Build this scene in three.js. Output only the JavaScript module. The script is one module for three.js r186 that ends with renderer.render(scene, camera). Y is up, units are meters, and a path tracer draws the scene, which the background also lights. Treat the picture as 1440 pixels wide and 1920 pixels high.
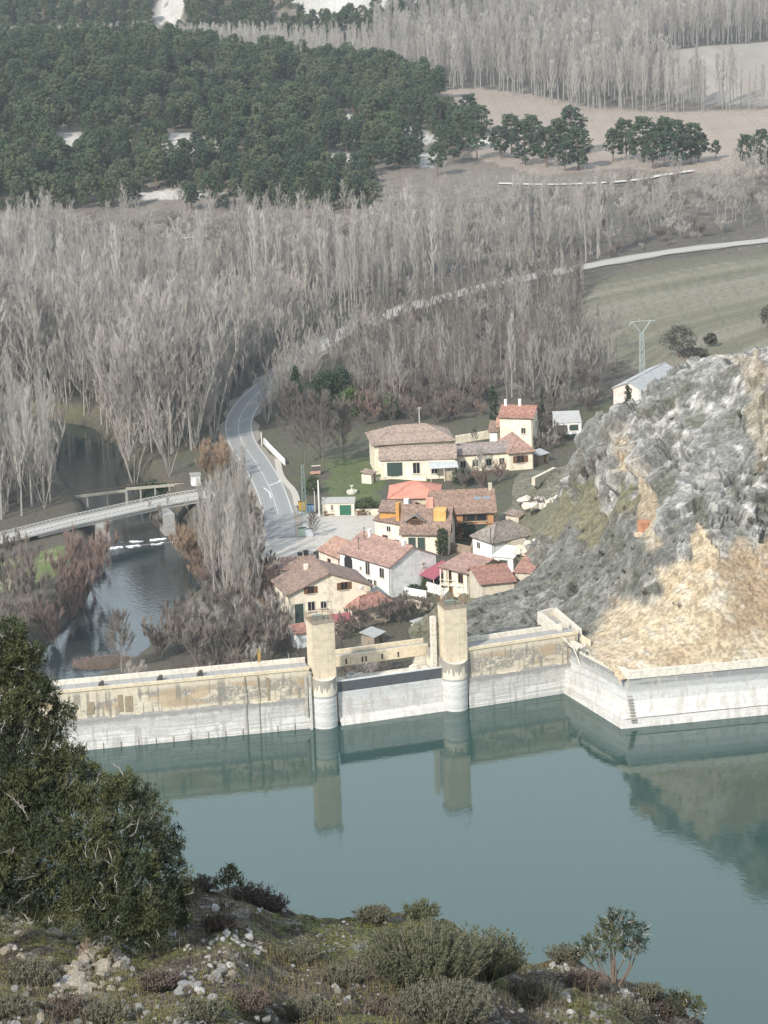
import * as THREE from 'three';
import { mergeGeometries } from 'three/addons/utils/BufferGeometryUtils.js';

// ---------------------------------------------------------------- camera, sky, sun, exposure
const scene = new THREE.Scene();
const F = 5200, CX = 720, CY = 960, PITCH = Math.atan(1410 / 5200), ROLL = 2 * Math.PI / 180, EYE = 140;
const camera = new THREE.PerspectiveCamera(2 * Math.atan(960 / F) * 180 / Math.PI, 0.75, 1, 8000);
camera.position.set(0, EYE, 0);
camera.rotation.order = 'YXZ';
camera.rotation.set(-PITCH, 0, -ROLL);
camera.updateMatrixWorld(true);

const SUN = new THREE.Vector3(-0.46, 0.6, 0.7).normalize();
const sun = new THREE.DirectionalLight(new THREE.Color(1.0, 0.94, 0.85), 4.3);
sun.position.copy(SUN).multiplyScalar(900).add(new THREE.Vector3(0, 0, -500));
sun.target.position.set(0, 0, -500);
sun.castShadow = true; sun.shadow.radius = 4;
sun.shadow.mapSize.set(4096, 4096);
Object.assign(sun.shadow.camera, { left: -450, right: 450, top: 450, bottom: -450, near: 10, far: 2600 });
scene.add(sun, sun.target);

function rng(seed) { let a = seed >>> 0; return () => { a |= 0; a = a + 0x6D2B79F5 | 0; let t = Math.imul(a ^ a >>> 15, 1 | a); t = t + Math.imul(t ^ t >>> 7, 61 | t) ^ t; return ((t ^ t >>> 14) >>> 0) / 4294967296; }; }
function hash2(x, y, s = 0) { let h = Math.imul(x | 0, 374761393) + Math.imul(y | 0, 668265263) + Math.imul(s | 0, 1442695041); h = Math.imul(h ^ h >>> 13, 1274126177); return ((h ^ h >>> 16) >>> 0) / 4294967296; }
function vn(x, y, s = 0, per = 0) {
  const xi = Math.floor(x), yi = Math.floor(y), fx = x - xi, fy = y - yi, u = fx * fx * (3 - 2 * fx), v = fy * fy * (3 - 2 * fy);
  const w = per ? k => ((k % per) + per) % per : k => k;
  const a = hash2(w(xi), w(yi), s), b = hash2(w(xi + 1), w(yi), s), c = hash2(w(xi), w(yi + 1), s), d = hash2(w(xi + 1), w(yi + 1), s);
  return a + (b - a) * u + (c - a) * v + (a - b - c + d) * u * v;
}
function fbm(x, y, o = 4, s = 0, per = 0) { let t = 0, a = 0.5, n = 0; for (let i = 0; i < o; i++) { t += a * vn(x, y, s + i * 17, per); n += a; x *= 2; y *= 2; per *= 2; a *= 0.5; } return t / n; }
function ridge(x, y, o = 4, s = 0) { let t = 0, a = 0.5, n = 0; for (let i = 0; i < o; i++) { t += a * (1 - Math.abs(2 * vn(x, y, s + i * 31) - 1)); n += a; x *= 2.1; y *= 2.1; a *= 0.5; } return t / n; }
const clamp = (x, a = 0, b = 1) => Math.min(b, Math.max(a, x));
const sst = (a, b, x) => { const t = clamp((x - a) / (b - a)); return t * t * (3 - 2 * t); };
const lerp = (a, b, t) => a + (b - a) * t;
const mix3 = (a, b, t) => [lerp(a[0], b[0], t), lerp(a[1], b[1], t), lerp(a[2], b[2], t)];
const V = (x, y, z) => new THREE.Vector3(x, y, z);

{ // one hazy bright winter sky: pale towards the horizon, thin high cloud
  const W = 512, Hh = 256, d = new Float32Array(W * Hh * 4);
  for (let j = 0; j < Hh; j++) for (let i = 0; i < W; i++) {
    const el = (j + 0.5) / Hh * Math.PI - Math.PI / 2, az = (i + 0.5) / W * Math.PI * 2;
    const up = Math.max(0, Math.sin(el)), k = 1 - sst(0.3, 0.95, up);
    let c = mix3([0.34, 0.45, 0.64], [1.02, 1.18, 1.3], k);
    const r = Math.cos(el) / (up + 0.25);
    const cl = sst(0.42, 0.72, fbm(Math.cos(az) * r * 1.6 + 40, Math.sin(az) * r * 1.6 + 40, 5, 3)) * 0.5;
    c = mix3(c, [1.0, 1.05, 1.08], cl);
    if (el < 0) c = mix3(c, [0.36, 0.36, 0.33], sst(0, -0.12, el));
    d.set([c[0], c[1], c[2], 1], (j * W + i) * 4);
  }
  const t = new THREE.DataTexture(d, W, Hh, THREE.RGBAFormat, THREE.FloatType);
  t.mapping = THREE.EquirectangularReflectionMapping; t.magFilter = t.minFilter = THREE.LinearFilter; t.colorSpace = THREE.LinearSRGBColorSpace; t.needsUpdate = true;
  scene.background = t; scene.environment = t;
}
scene.fog = new THREE.FogExp2(0xcdd5de, 0.00008);

const renderer = new THREE.WebGLRenderer({ antialias: true });
renderer.toneMapping = THREE.LinearToneMapping;
renderer.toneMappingExposure = 1.2;
renderer.shadowMap.enabled = true;
renderer.setSize(768, 1024);

// ---------------------------------------------------------------- helpers: survey points, geometry, textures, naming
// the survey: where the ray through a point of the survey plate (1440 x 1920) meets the level y = h
const eR = new THREE.Vector3(), eU = new THREE.Vector3(), eB = new THREE.Vector3(); camera.matrixWorld.extractBasis(eR, eU, eB);
function ray(px, py) { return eB.clone().negate().addScaledVector(eR, (px - CX) / F).addScaledVector(eU, -(py - CY) / F); }
function at(px, py, h = -6) { const d = ray(px, py), t = (h - EYE) / d.y; return V(d.x * t, h, d.z * t); }
function atD(px, py, D) { const d = ray(px, py), t = D / -d.z; return V(d.x * t, EYE + d.y * t, -D); }
function toPx(p) { const v = V(p.x, p.y - EYE, p.z), z = -v.dot(eB); return [CX + F * v.dot(eR) / z, CY - F * v.dot(eU) / z]; }
function inPoly(x, z, poly) { let c = false; for (let i = 0, j = poly.length - 1; i < poly.length; j = i++) { const a = poly[i], b = poly[j]; if ((a.z > z) !== (b.z > z) && x < (b.x - a.x) * (z - a.z) / (b.z - a.z) + a.x) c = !c; } return c; }
const P = (pts, h = -6) => pts.map(([x, y]) => at(x, y, h));
function segDist(x, z, pts) { // [distance, index + fraction]
  let best = 1e9, at_ = 0;
  for (let i = 0; i + 1 < pts.length; i++) {
    const a = pts[i], b = pts[i + 1], dx = b.x - a.x, dz = b.z - a.z, t = clamp(((x - a.x) * dx + (z - a.z) * dz) / (dx * dx + dz * dz));
    const d = Math.hypot(a.x + dx * t - x, a.z + dz * t - z); if (d < best) { best = d; at_ = i + t; }
  }
  return [best, at_];
}

class GB { // collects flat-shaded faces, uv in metres
  constructor() { this.p = []; this.uv = []; }
  tri(a, b, c, ua = [0, 0], ub = [1, 0], uc = [1, 1]) { this.p.push(a.x, a.y, a.z, b.x, b.y, b.z, c.x, c.y, c.z); this.uv.push(...ua, ...ub, ...uc); return this; }
  quad(a, b, c, d, o = [0, 0]) {
    const w = a.distanceTo(b), w2 = d.distanceTo(c), h = a.distanceTo(d), h2 = b.distanceTo(c);
    const u = [o[0], o[1]], v = [o[0] + w, o[1]], x = [o[0] + w2, o[1] + h2], y = [o[0], o[1] + h];
    this.tri(a, b, c, u, v, x); this.tri(a, c, d, u, x, y); return this;
  }
  // box given by centre, size, turn about y
  box(cx, cy, cz, sx, sy, sz, ry = 0) {
    const c = Math.cos(ry), s = Math.sin(ry), q = (x, y, z) => V(cx + x * c + z * s, cy + y, cz - x * s + z * c), x = sx / 2, y = sy / 2, z = sz / 2;
    const a = q(-x, -y, z), b = q(x, -y, z), d = q(x, y, z), e = q(-x, y, z), f = q(-x, -y, -z), g = q(x, -y, -z), h = q(x, y, -z), i = q(-x, y, -z);
    return this.quad(a, b, d, e).quad(b, g, h, d).quad(g, f, i, h).quad(f, a, e, i).quad(e, d, h, i).quad(f, g, b, a);
  }
  bar(a, b, r, r2 = r, n = 4, cap = false) { // tapered bar from a to b
    const d = b.clone().sub(a).normalize(), u = (Math.abs(d.y) > 0.9 ? V(1, 0, 0) : V(0, 1, 0)).cross(d).normalize(), w = d.clone().cross(u);
    const R = (p, r, k) => p.clone().addScaledVector(u, Math.cos(k / n * 6.2832 + 0.785) * r).addScaledVector(w, Math.sin(k / n * 6.2832 + 0.785) * r);
    for (let k = 0; k < n; k++) { if (r2 > 0.0001) this.quad(R(a, r, k), R(a, r, k + 1), R(b, r2, k + 1), R(b, r2, k)); else this.tri(R(a, r, k), R(a, r, k + 1), b); }
    if (cap) for (let k = 1; k < n - 1; k++) { this.tri(R(b, r2, 0), R(b, r2, k), R(b, r2, k + 1)); this.tri(R(a, r, 0), R(a, r, k + 1), R(a, r, k)); }
    return this;
  }
  tube(pts, rad, n = 5) { // smooth-ish joined tube
    for (let i = 0; i + 1 < pts.length; i++) this.bar(pts[i], pts[i + 1], rad[i], rad[i + 1], n);
    return this;
  }
  // closed prism: polygon of [x, z] (counter-clockwise from above), y0..y1
  prism(poly, y0, y1) {
    const n = poly.length;
    for (let i = 0; i < n; i++) { const a = poly[i], b = poly[(i + 1) % n]; this.quad(V(a[0], y0, a[1]), V(b[0], y0, b[1]), V(b[0], y1, b[1]), V(a[0], y1, a[1])); }
    const t = THREE.ShapeUtils.triangulateShape(poly.map(([x, z]) => new THREE.Vector2(x, -z)), []);
    for (const [i, j, k] of t) { const A = poly[i], B = poly[j], C = poly[k]; const u = q => [q[0], -q[1]]; this.tri(V(A[0], y1, A[1]), V(B[0], y1, B[1]), V(C[0], y1, C[1]), u(A), u(B), u(C)); this.tri(V(A[0], y0, A[1]), V(C[0], y0, C[1]), V(B[0], y0, B[1]), u(A), u(C), u(B)); }
    return this;
  }
  geo() {
    const g = new THREE.BufferGeometry();
    g.setAttribute('position', new THREE.Float32BufferAttribute(this.p, 3)); g.setAttribute('uv', new THREE.Float32BufferAttribute(this.uv, 2)); g.computeVertexNormals(); return g;
  }
  mesh(name, mat, parent) { return put(name, this.geo(), mat, parent); }
}
const taken = {};
function numbered(name) { const k = taken[name] = (taken[name] ?? -1) + 1; return k ? `${name}_${String(k).padStart(3, '0')}` : name; }
function put(name, geo, mat, parent) {
  const m = new THREE.Mesh(geo, mat); m.castShadow = m.receiveShadow = true;
  m.name = parent ? name : numbered(name); (parent || scene).add(m); return m;
}
function tag(o, label, category, group) { o.userData.label = label; o.userData.category = category; if (group) o.userData.group = group; return o; }
function structure(o) { o.userData.kind = 'structure'; return o; }
function thing(name, label, category, pos = [0, 0, 0], turn = 0, group) {
  const o = new THREE.Group(); o.name = numbered(name); o.position.set(...pos); o.rotation.y = turn; scene.add(o); return tag(o, label, category, group);
}
function dup(o, pos, turn, scale, label, group) {
  const base = o.name.replace(/_\d{3}$/, ''), c = o.clone(); c.name = numbered(base); c.userData = { ...o.userData };
  c.position.copy(pos); c.rotation.y = turn; if (scale) c.scale.setScalar(scale); if (label) c.userData.label = label; if (group) c.userData.group = group; scene.add(c); return c;
}
function tex(w, h, fn, metres, srgb = true) { // fn(u, v) -> [r, g, b] linear 0..1; repeats every `metres` (number or [x, y])
  const d = new Uint8Array(w * h * 4), g = srgb ? x => 255 * (x <= 0.0031308 ? 12.92 * x : 1.055 * Math.pow(x, 1 / 2.4) - 0.055) : x => 255 * x;
  for (let j = 0; j < h; j++) for (let i = 0; i < w; i++) { const c = fn(i / w, j / h); d.set([g(clamp(c[0])), g(clamp(c[1])), g(clamp(c[2])), 255], (j * w + i) * 4); }
  const t = new THREE.DataTexture(d, w, h); t.wrapS = t.wrapT = THREE.RepeatWrapping; t.magFilter = THREE.LinearFilter; t.minFilter = THREE.LinearMipmapLinearFilter; t.generateMipmaps = true;
  if (srgb) t.colorSpace = THREE.SRGBColorSpace; const m = Array.isArray(metres) ? metres : [metres, metres]; t.repeat.set(1 / m[0], 1 / m[1]); t.needsUpdate = true; return t;
}
const lin = (r, g, b) => new THREE.Color().setRGB(r, g, b);
const std = (c, rough = 0.9, extra = {}) => new THREE.MeshStandardMaterial({ color: c.isColor ? c : lin(...c), roughness: rough, ...extra });
// grain that multiplies a base colour
function grain(size, cells, lo, hi, seed, oct = 5) { return tex(size, size, (u, v) => { const n = lerp(lo, hi, clamp((fbm(u * cells, v * cells, oct, seed, cells) - 0.25) * 2)); return [n, n, n]; }, 1); }
// ---------------------------------------------------------------- terrain of the valley
const riverPts = [[40, 1300, 9], [140, 1262, 8.5], [210, 1185, 9], [272, 1110, 10], [272, 1050, 8.6], [265, 1000, 7.6], [235, 945, 7], [176, 885, 6.6], [165, 845, 6.2], [120, 812, 6], [20, 792, 6], [-150, 778, 6], [-500, 740, 6]].map(([x, y, w]) => { const p = at(x, y, -10); p.w = w; return p; });
const roadPts = P([[524, 1010], [522, 965], [505, 915], [478, 866], [455, 832], [447, 800], [456, 772], [480, 742], [530, 702], [590, 655], [645, 624], [760, 580], [880, 547], [1000, 520], [1120, 497], [1260, 473], [1440, 452], [1700, 428]]);
const fgSil = [[-900, 1690], [-300, 1685], [150, 1672], [340, 1650], [430, 1650], [520, 1690], [620, 1702], [720, 1708], [850, 1712], [930, 1752], [990, 1782], [1080, 1778], [1170, 1812], [1240, 1856], [1340, 1912], [1500, 1990], [1900, 2150]].map(([x, y]) => atD(x, y, 42));
function riverAt(x, z) { const [d, k] = segDist(x, z, riverPts), i = Math.min(riverPts.length - 2, Math.floor(k)), w = lerp(riverPts[i].w, riverPts[i + 1].w, k - i); return d - w - (fbm(x * 0.12, z * 0.12, 3, 5) - 0.5) * 3; }
function pineHill(x, D) {
  const a = sst(905, 1190, D + (x + 60) * -0.25) * (1 - sst(1230, 1500, D)) * (1 - sst(-30, 75, x - (1100 - D) * 0.09));
  return a * lerp(1, 0.3, sst(-120, -5, x)) * (19 + 5 * fbm(x / 70, D / 70, 3, 9)) + a * (ridge(x / 28, D / 34, 3, 4) - 0.5) * 5;
}
function valleyH(x, z) {
  const D = -z;
  let h = -6;
  const rd = D > 900 ? 99 : segDist(x, z, roadPts)[0];
  const r = D < 760 ? riverAt(x, z) : 99;
  h += (fbm(x * 0.09, z * 0.09, 3, 2) - 0.5) * 0.7 * sst(5, 12, rd) * sst(0, 8, Math.abs(x + 8) + Math.max(0, D - 545));
  h -= (1 - sst(-1.5, 4.5, r)) * 6.2;
  h += pineHill(x, D);
  h += Math.max(0, D - 1470) * 0.24 * sst(1450, 1560, D) * (1 - 0.85 * sst(10, 120, x)) * sst(5200, 2400, D) + (D > 1480 ? (fbm(x / 120, D / 120, 4, 6) - 0.5) * 26 * sst(1480, 1650, D) : 0);
  h += 5 * sst(90, 130, x) * sst(1180, 1240, D) * (1 - sst(1330, 1500, D));
  return h;
}
// surfaces of the ground as regions of the plan
const reg = {
  lawn: P([[612, 880], [640, 862], [700, 858], [712, 905], [704, 962], [612, 958]]),
  meadow: P([[-60, 1060], [30, 1046], [118, 1028], [120, 1072], [60, 1098], [-60, 1120]]),
  plaza: P([[470, 1075], [486, 985], [520, 950], [560, 955], [600, 966], [730, 962], [760, 1060], [640, 1085], [540, 1100]]),
  field: P([[1080, 575], [1160, 505], [1300, 478], [1440, 462], [1800, 430], [1900, 660], [1440, 660], [1300, 690], [1190, 690], [1120, 640]]),
  plain: P([[790, 180], [900, 165], [1000, 178], [1100, 200], [1250, 212], [1440, 205], [1800, 190], [1800, 345], [1440, 330], [1200, 318], [1000, 330], [900, 300], [830, 240]]),
  mound: P([[1205, 130], [1300, 105], [1440, 88], [1800, 60], [1800, 190], [1440, 196], [1290, 190], [1215, 160]]),
};
reg.chalk = [[515, 56], [545, 20], [560, -10], [800, -10], [770, 20], [700, 48], [620, 56]].map(q => hitValley(...q));
const chalkSpots = [[355, 268, 13, 7], [125, 262, 9, 4], [265, 258, 7, 3], [545, 170, 12, 4], [650, 222, 7, 3], [690, 262, 8, 4], [790, 262, 9, 6], [640, 305, 8, 7], [740, 240, 7, 3], [150, 112, 10, 5], [410, 138, 8, 3], [330, 368, 16, 3], [860, 230, 6, 3], [800, 300, 6, 6], [300, 30, 4, 40], [326, 34, 5, 45], [700, 215, 5, 3], [900, 270, 6, 5]].map(([x, y, a, b]) => { const D = 0, p = hitValley(x, y); p.a = a; p.b = b * 2; return p; });
function hitValley(px, py) { // first point of the valley floor on the ray
  const d = ray(px, py); let t = 420 / -d.z, step = 4 / -d.z;
  for (let i = 0; i < 700; i++, t += step) { const x = d.x * t, z = d.z * t, y = EYE + d.y * t; if (y < valleyH(x, z)) return V(x, valleyH(x, z), z); }
  return V(d.x * t, 0, d.z * t);
}
function groundColor(x, z) {
  const D = -z, n = fbm(x * 0.05, z * 0.05, 4, 21), n2 = fbm(x * 0.5, z * 0.5, 3, 22), n3 = fbm(x * 0.012, z * 0.012, 3, 23);
  let c = mix3([0.075, 0.064, 0.048], [0.125, 0.108, 0.082], n);            // leaf litter
  if (D < 780) c = mix3(c, [0.10, 0.105, 0.05], sst(0.52, 0.72, n3 * 0.6 + n2 * 0.4)); else c = mix3(c, [0.22, 0.185, 0.145], sst(0.4, 0.65, n3 * 0.6 + n2 * 0.4));
  const jx = x + (n2 - 0.5) * 5, jz = z + (n - 0.5) * 12;
  if (D < 700) {
    if (inPoly(jx, z + (n2 - 0.5) * 5, reg.lawn)) c = mix3([0.075, 0.115, 0.03], [0.13, 0.15, 0.06], n2);
    if (inPoly(jx, jz, reg.meadow)) c = mix3([0.13, 0.17, 0.05], [0.26, 0.24, 0.15], sst(0.45, 0.65, n2));
    if (inPoly(x, z, reg.plaza)) c = mix3([0.30, 0.28, 0.25], [0.38, 0.35, 0.31], n2);
    const r = riverAt(x, z); if (r < 2) c = mix3(c, [0.06, 0.055, 0.04], 1 - sst(0, 2, r));
  }
  if (D > 620 && D < 1000 && inPoly(x + (n - 0.5) * 6, z + (n - 0.5) * 8, reg.field)) {
    const [rd] = segDist(x, z, roadPts), s = fbm(rd * 0.22, x * 0.006, 3, 31), s2 = fbm(rd * 0.9, x * 0.01, 2, 33);
    c = mix3([0.16, 0.15, 0.095], [0.26, 0.235, 0.175], clamp(sst(0.35, 0.65, s) * 0.75 + (n2 - 0.5) * 0.5));
    c = mix3(c, [0.12, 0.115, 0.07], sst(0.55, 0.75, s2) * 0.6);
    if (rd < 24) c = mix3([0.13, 0.115, 0.08], c, sst(12, 26, rd));
  }
  if (D > 860) {
    if (inPoly(jx * 1 + (n - 0.5) * 14, jz, reg.plain)) c = mix3([0.30, 0.235, 0.185], [0.40, 0.33, 0.27], n2 * 0.6 + n * 0.5);
    if (inPoly(jx, jz, reg.mound)) { const s = vn(x * 0.35 + z * 0.02, 1, 8); c = mix3([0.30, 0.26, 0.21], [0.40, 0.36, 0.31], s); }
    const ph = pineHill(x, D);
    if (ph > 1) c = mix3(c, mix3([0.13, 0.115, 0.08], [0.27, 0.235, 0.18], sst(0.5, 0.8, n)), sst(1, 4, ph));
    for (const p of chalkSpots) { const e = Math.hypot((x - p.x) / p.a, (z - p.z) / p.b / 1.5) + (n2 - 0.5) * 0.9 + (n - 0.5) * 0.6; if (e < 1) c = mix3(c, [0.62, 0.58, 0.52], sst(1, 0.8, e) * (0.6 + n2 * 0.6)); }
    if (D > 1440 && inPoly(x + (n - 0.5) * 30, z + (n2 - 0.5) * 40, reg.chalk)) c = mix3([0.66, 0.63, 0.58], [0.5, 0.47, 0.42], sst(0.4, 0.7, fbm(x * 0.03, z * 0.008, 3, 44)));
    else if (D > 1560) c = mix3(c, [0.10, 0.11, 0.07], 0.6);
  }
  return c;
}
function axis(list) { const o = []; for (const [a, b, s] of list) for (let v = a; v < b - 1e-6; v += s) o.push(v); return o; }
function sheet(xs, ds, hFn, cFn, keep) { // heightfield over plan axes, D = distance north of the camera
  const nx = xs.length, nd = ds.length, p = new Float32Array(nx * nd * 3), c = new Float32Array(nx * nd * 3), uv = new Float32Array(nx * nd * 2), idx = [];
  for (let j = 0; j < nd; j++) for (let i = 0; i < nx; i++) {
    const k = j * nx + i, h = hFn(xs[i], -ds[j]), q = Array.isArray(h) ? h : [xs[i], h, -ds[j]];
    p.set(q, k * 3); c.set(cFn(xs[i], -ds[j], q), k * 3); uv.set([q[0], -q[2] + q[1] * 0.8], k * 2);
    if (i && j && (!keep || keep(xs[i] - 0.01, -(ds[j] + ds[j - 1]) / 2))) { const a = k - nx - 1, b = k - nx, d = k - 1; idx.push(a, b, k, a, k, d); }
  }
  const g = new THREE.BufferGeometry(); g.setAttribute('position', new THREE.BufferAttribute(p, 3)); g.setAttribute('color', new THREE.BufferAttribute(c, 3)); g.setAttribute('uv', new THREE.BufferAttribute(uv, 2));
  g.setIndex(idx); g.computeVertexNormals(); return g;
}
const soilTex = grain(512, 32, 0.55, 1.25, 11); soilTex.repeat.set(1 / 9, 1 / 9);
const groundMat = new THREE.MeshStandardMaterial({ vertexColors: true, map: soilTex, bumpMap: soilTex, bumpScale: 0.12, roughness: 1 });
{
  const xs = axis([[-1400, -400, 50], [-400, -110, 6], [-110, 130, 1.25], [130, 420, 6], [420, 1500, 60]]), ds = axis([[402, 660, 1.25], [660, 1000, 3], [1000, 1600, 6], [1600, 2600, 25], [2600, 6000, 200]]);
  const damBack = P([[-700, 1480], [150, 1408], [585, 1365], [836, 1333], [1058, 1300], [1500, 1240]], 0);
  const g = sheet(xs, ds, (x, z) => valleyH(x, z), groundColor, (x, z) => { // the sheet ends under the dam
    for (let i = 0; i + 1 < damBack.length; i++) { const a = damBack[i], b = damBack[i + 1]; if (x >= a.x && x < b.x) return z < lerp(a.z, b.z, (x - a.x) / (b.x - a.x)) - 2.5; } return true; });
  structure(put('ground', g, groundMat));
}
// river
const ripple = tex(512, 512, (u, v) => { const n = fbm(u * 24, v * 24, 4, 71, 24); return [n, n, n]; }, 14, false);
const riverMat = new THREE.MeshPhysicalMaterial({ color: lin(0.018, 0.03, 0.03), roughness: 0.05, ior: 1.5, bumpMap: ripple, bumpScale: 0.02 });
structure(new GB().quad(V(-260, -10, -402), V(-6, -10, -402), V(-6, -10, -760), V(-260, -10, -760)).mesh('river', riverMat));

// ---------------------------------------------------------------- rock hill on the right
const hillCtl = [];
for (const [x, y, h] of [[1440, 1232, 8], [1440, 1100, 17], [1440, 1000, 24], [1440, 900, 30.3], [1440, 750, 40.8], [1440, 628, 49.5],
  [1320, 1243, 8], [1320, 1100, 18.5], [1320, 1000, 25], [1320, 900, 29.5], [1320, 800, 34.7], [1320, 664, 43.5],
  [1240, 1250, 8], [1240, 1110, 16], [1240, 1000, 23.5], [1240, 900, 28.5], [1240, 800, 33], [1240, 706, 36.4],
  [1200, 1255, 8], [1200, 1150, 13], [1200, 1050, 19], [1200, 1000, 22.5], [1200, 960, 23.4], [1200, 900, 27], [1200, 850, 30], [1200, 800, 32], [1200, 732, 33.4],
  [1140, 762, 28.8], [1140, 820, 26.5], [1140, 880, 22], [1140, 940, 17], [1140, 1000, 14], [1140, 1060, 13.5], [1140, 1130, 12], [1130, 1195, 9],
  [1085, 797, 23.5], [1078, 840, 19.5], [1075, 900, 13], [1080, 950, 10], [1080, 1050, 8], [1080, 1120, 8.6], [1080, 1165, 8.6],
  [1020, 880, -6], [1020, 930, 0], [1020, 1000, 1.5], [1020, 1060, 3.5], [1020, 1120, 6], [1020, 1170, 8],
  [960, 880, -8], [960, 930, -6], [960, 1000, -4], [960, 1060, -1.5], [960, 1120, 3], [960, 1180, 8],
  [880, 1040, -7], [880, 1110, -3], [930, 1112, 0], [880, 1150, 2.5], [880, 1190, 7], [910, 1195, 7.6], [850, 1060, -8], [820, 1100, -9]]) { const p = at(x, y, h); hillCtl.push([p.x, -p.z, h]); }
hillCtl.push([66, 460, 42], [72, 520, 22], [80, 600, 0], [84, 680, -9], [46, 500, 24], [50, 540, 11], [56, 600, -6], [58, 660, -10], [40, 505, 13], [42, 535, 1], [44, 570, -9],
  [72, 390, 8], [78, 420, 46], [80, 436, 56], [85, 470, 54], [95, 540, 30], [110, 640, 0], [110, 388, 9], [120, 430, 62], [130, 480, 62], [140, 560, 30], [150, 660, -8], [170, 400, 20], [170, 460, 60],
  [0, 430, -10], [0, 470, -10], [8, 510, -10], [14, 560, -10], [24, 610, -10], [36, 640, -10], [8, 420, -6], [34.6, 393, 7.8], [45, 394, 7.8], [30, 402, 8]);
const hillTps = (() => { // thin-plate surface through the surveyed heights
  const n = hillCtl.length, N = n + 3, A = [], U = r2 => r2 < 1e-9 ? 0 : r2 * Math.log(r2), S = 60;
  const c = hillCtl.map(([x, d]) => [x / S, d / S]);
  for (let i = 0; i < n; i++) { const r = new Float64Array(N + 1); for (let j = 0; j < n; j++) r[j] = U((c[i][0] - c[j][0]) ** 2 + (c[i][1] - c[j][1]) ** 2); r[i] += 0.004; r[n] = 1; r[n + 1] = c[i][0]; r[n + 2] = c[i][1]; r[N] = hillCtl[i][2]; A.push(r); }
  for (let k = 0; k < 3; k++) { const r = new Float64Array(N + 1); for (let j = 0; j < n; j++) r[j] = k ? c[j][k - 1] : 1; A.push(r); }
  for (let i = 0; i < N; i++) { let m = i; for (let j = i + 1; j < N; j++) if (Math.abs(A[j][i]) > Math.abs(A[m][i])) m = j; [A[i], A[m]] = [A[m], A[i]]; for (let j = 0; j < N; j++) if (j !== i) { const f = A[j][i] / A[i][i]; if (f) for (let k = i; k <= N; k++) A[j][k] -= f * A[i][k]; } }
  const w = A.map((r, i) => r[N] / r[i]);
  return (x, D) => { const X = x / S, Y = D / S; let s = w[n] + w[n + 1] * X + w[n + 2] * Y; for (let j = 0; j < n; j++) s += w[j] * U((X - c[j][0]) ** 2 + (Y - c[j][1]) ** 2); return s; };
})();
const skyline = [[960, 850], [1050, 832], [1066, 812], [1085, 794], [1120, 774], [1160, 758], [1200, 742], [1240, 716], [1290, 682], [1330, 657], [1380, 643], [1440, 628], [1700, 565], [2400, 430]];
const skyT = skyline.map(([x, y]) => { const d = ray(x, y); return [x, -d.y / -d.z]; });
function hillH0(x, D) { // the surveyed surface, kept below the surveyed skyline
  const h = hillTps(x, D), px = toPx(V(x, 28, -D))[0]; if (px < 960) return h;
  let t = skyT[skyT.length - 1][1]; for (let i = 0; i + 1 < skyT.length; i++) if (px < skyT[i + 1][0]) { t = lerp(skyT[i][1], skyT[i + 1][1], (px - skyT[i][0]) / (skyT[i + 1][0] - skyT[i][0])); break; }
  const cap = EYE - t * D - 2.9, k = 1.2, m = clamp(0.5 + 0.5 * (cap - h) / k); return lerp(cap, h, m) - k * m * (1 - m);
}
function hillHit(px, py) { const d = ray(px, py); for (let D = 398; D < 640; D += 0.5) { const t = D / -d.z; if (EYE + d.y * t < hillH0(d.x * t, D)) return V(d.x * t, EYE + d.y * t, -D); } return at(px, py, -6); }
const grassShelf = [[930, 975], [965, 945], [1010, 920], [1060, 912], [1120, 922], [1190, 934], [1205, 950], [1150, 968], [1080, 990], [1000, 1015], [950, 1010]].map(q => hillHit(...q));
const greySlope = [[1000, 1015], [1080, 990], [1150, 968], [1205, 950], [1210, 975], [1120, 1010], [1010, 1040]].map(q => hillHit(...q));
const hillScree = [[870, 1100], [1000, 1050], [1100, 1005], [1190, 965], [1230, 1010], [1225, 1110], [1160, 1170], [1090, 1200], [870, 1225]].map(q => hillHit(...q));
// the rock breaks into blocks: cells of a jittered grid, each pushed out by its own amount
function hash3(x, y, z, s) { return hash2(x * 73 + z * 19, y * 37 - z * 57, s + z); }
function cells(x, y, z, s, sd) { x /= s; y /= s; z /= s; const X = Math.floor(x), Y = Math.floor(y), Z = Math.floor(z); let f1 = 9, f2 = 9, id = 0;
  for (let i = -1; i < 2; i++) for (let j = -1; j < 2; j++) for (let k = -1; k < 2; k++) { const a = X + i, b = Y + j, c = Z + k, d = (a + hash3(a, b, c, sd) - x) ** 2 + (b + hash3(a, b, c, sd + 1) - y) ** 2 + (c + hash3(a, b, c, sd + 2) - z) ** 2; if (d < f1) { f2 = f1; f1 = d; id = hash3(a, b, c, sd + 3); } else if (d < f2) f2 = d; }
  return [Math.sqrt(f1), Math.sqrt(f2), id]; }
function crag(x, D, h) {
  const u = x * 0.86 - h * 0.5, y = h * 0.86 + x * 0.5, a = cells(u * 0.55, y, D * 0.8, 5.5, 51), b = cells(u * 0.6, y, D * 0.9, 2.4, 61), c = cells(u * 0.7, y, D, 1.2, 67); // beds dip to the left
  return [(a[2] - 0.5) * 3.4 + (0.55 - a[0]) * 0.9 + (b[2] - 0.5) * 1.7 + (0.5 - b[0]) * 0.5 + (c[2] - 0.5) * 0.55 + (0.5 - c[0]) * 0.25, b[2], c[2], a[2]];
}
const hillRough = (x, z) => inPoly(x, z, grassShelf) ? 0.12 : inPoly(x, z, greySlope) ? 0.3 : 0.45 + 0.9 * sst(0.35, 0.65, fbm(x * 0.07, z * 0.07, 3, 57));
const cragCache = new Map();
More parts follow.
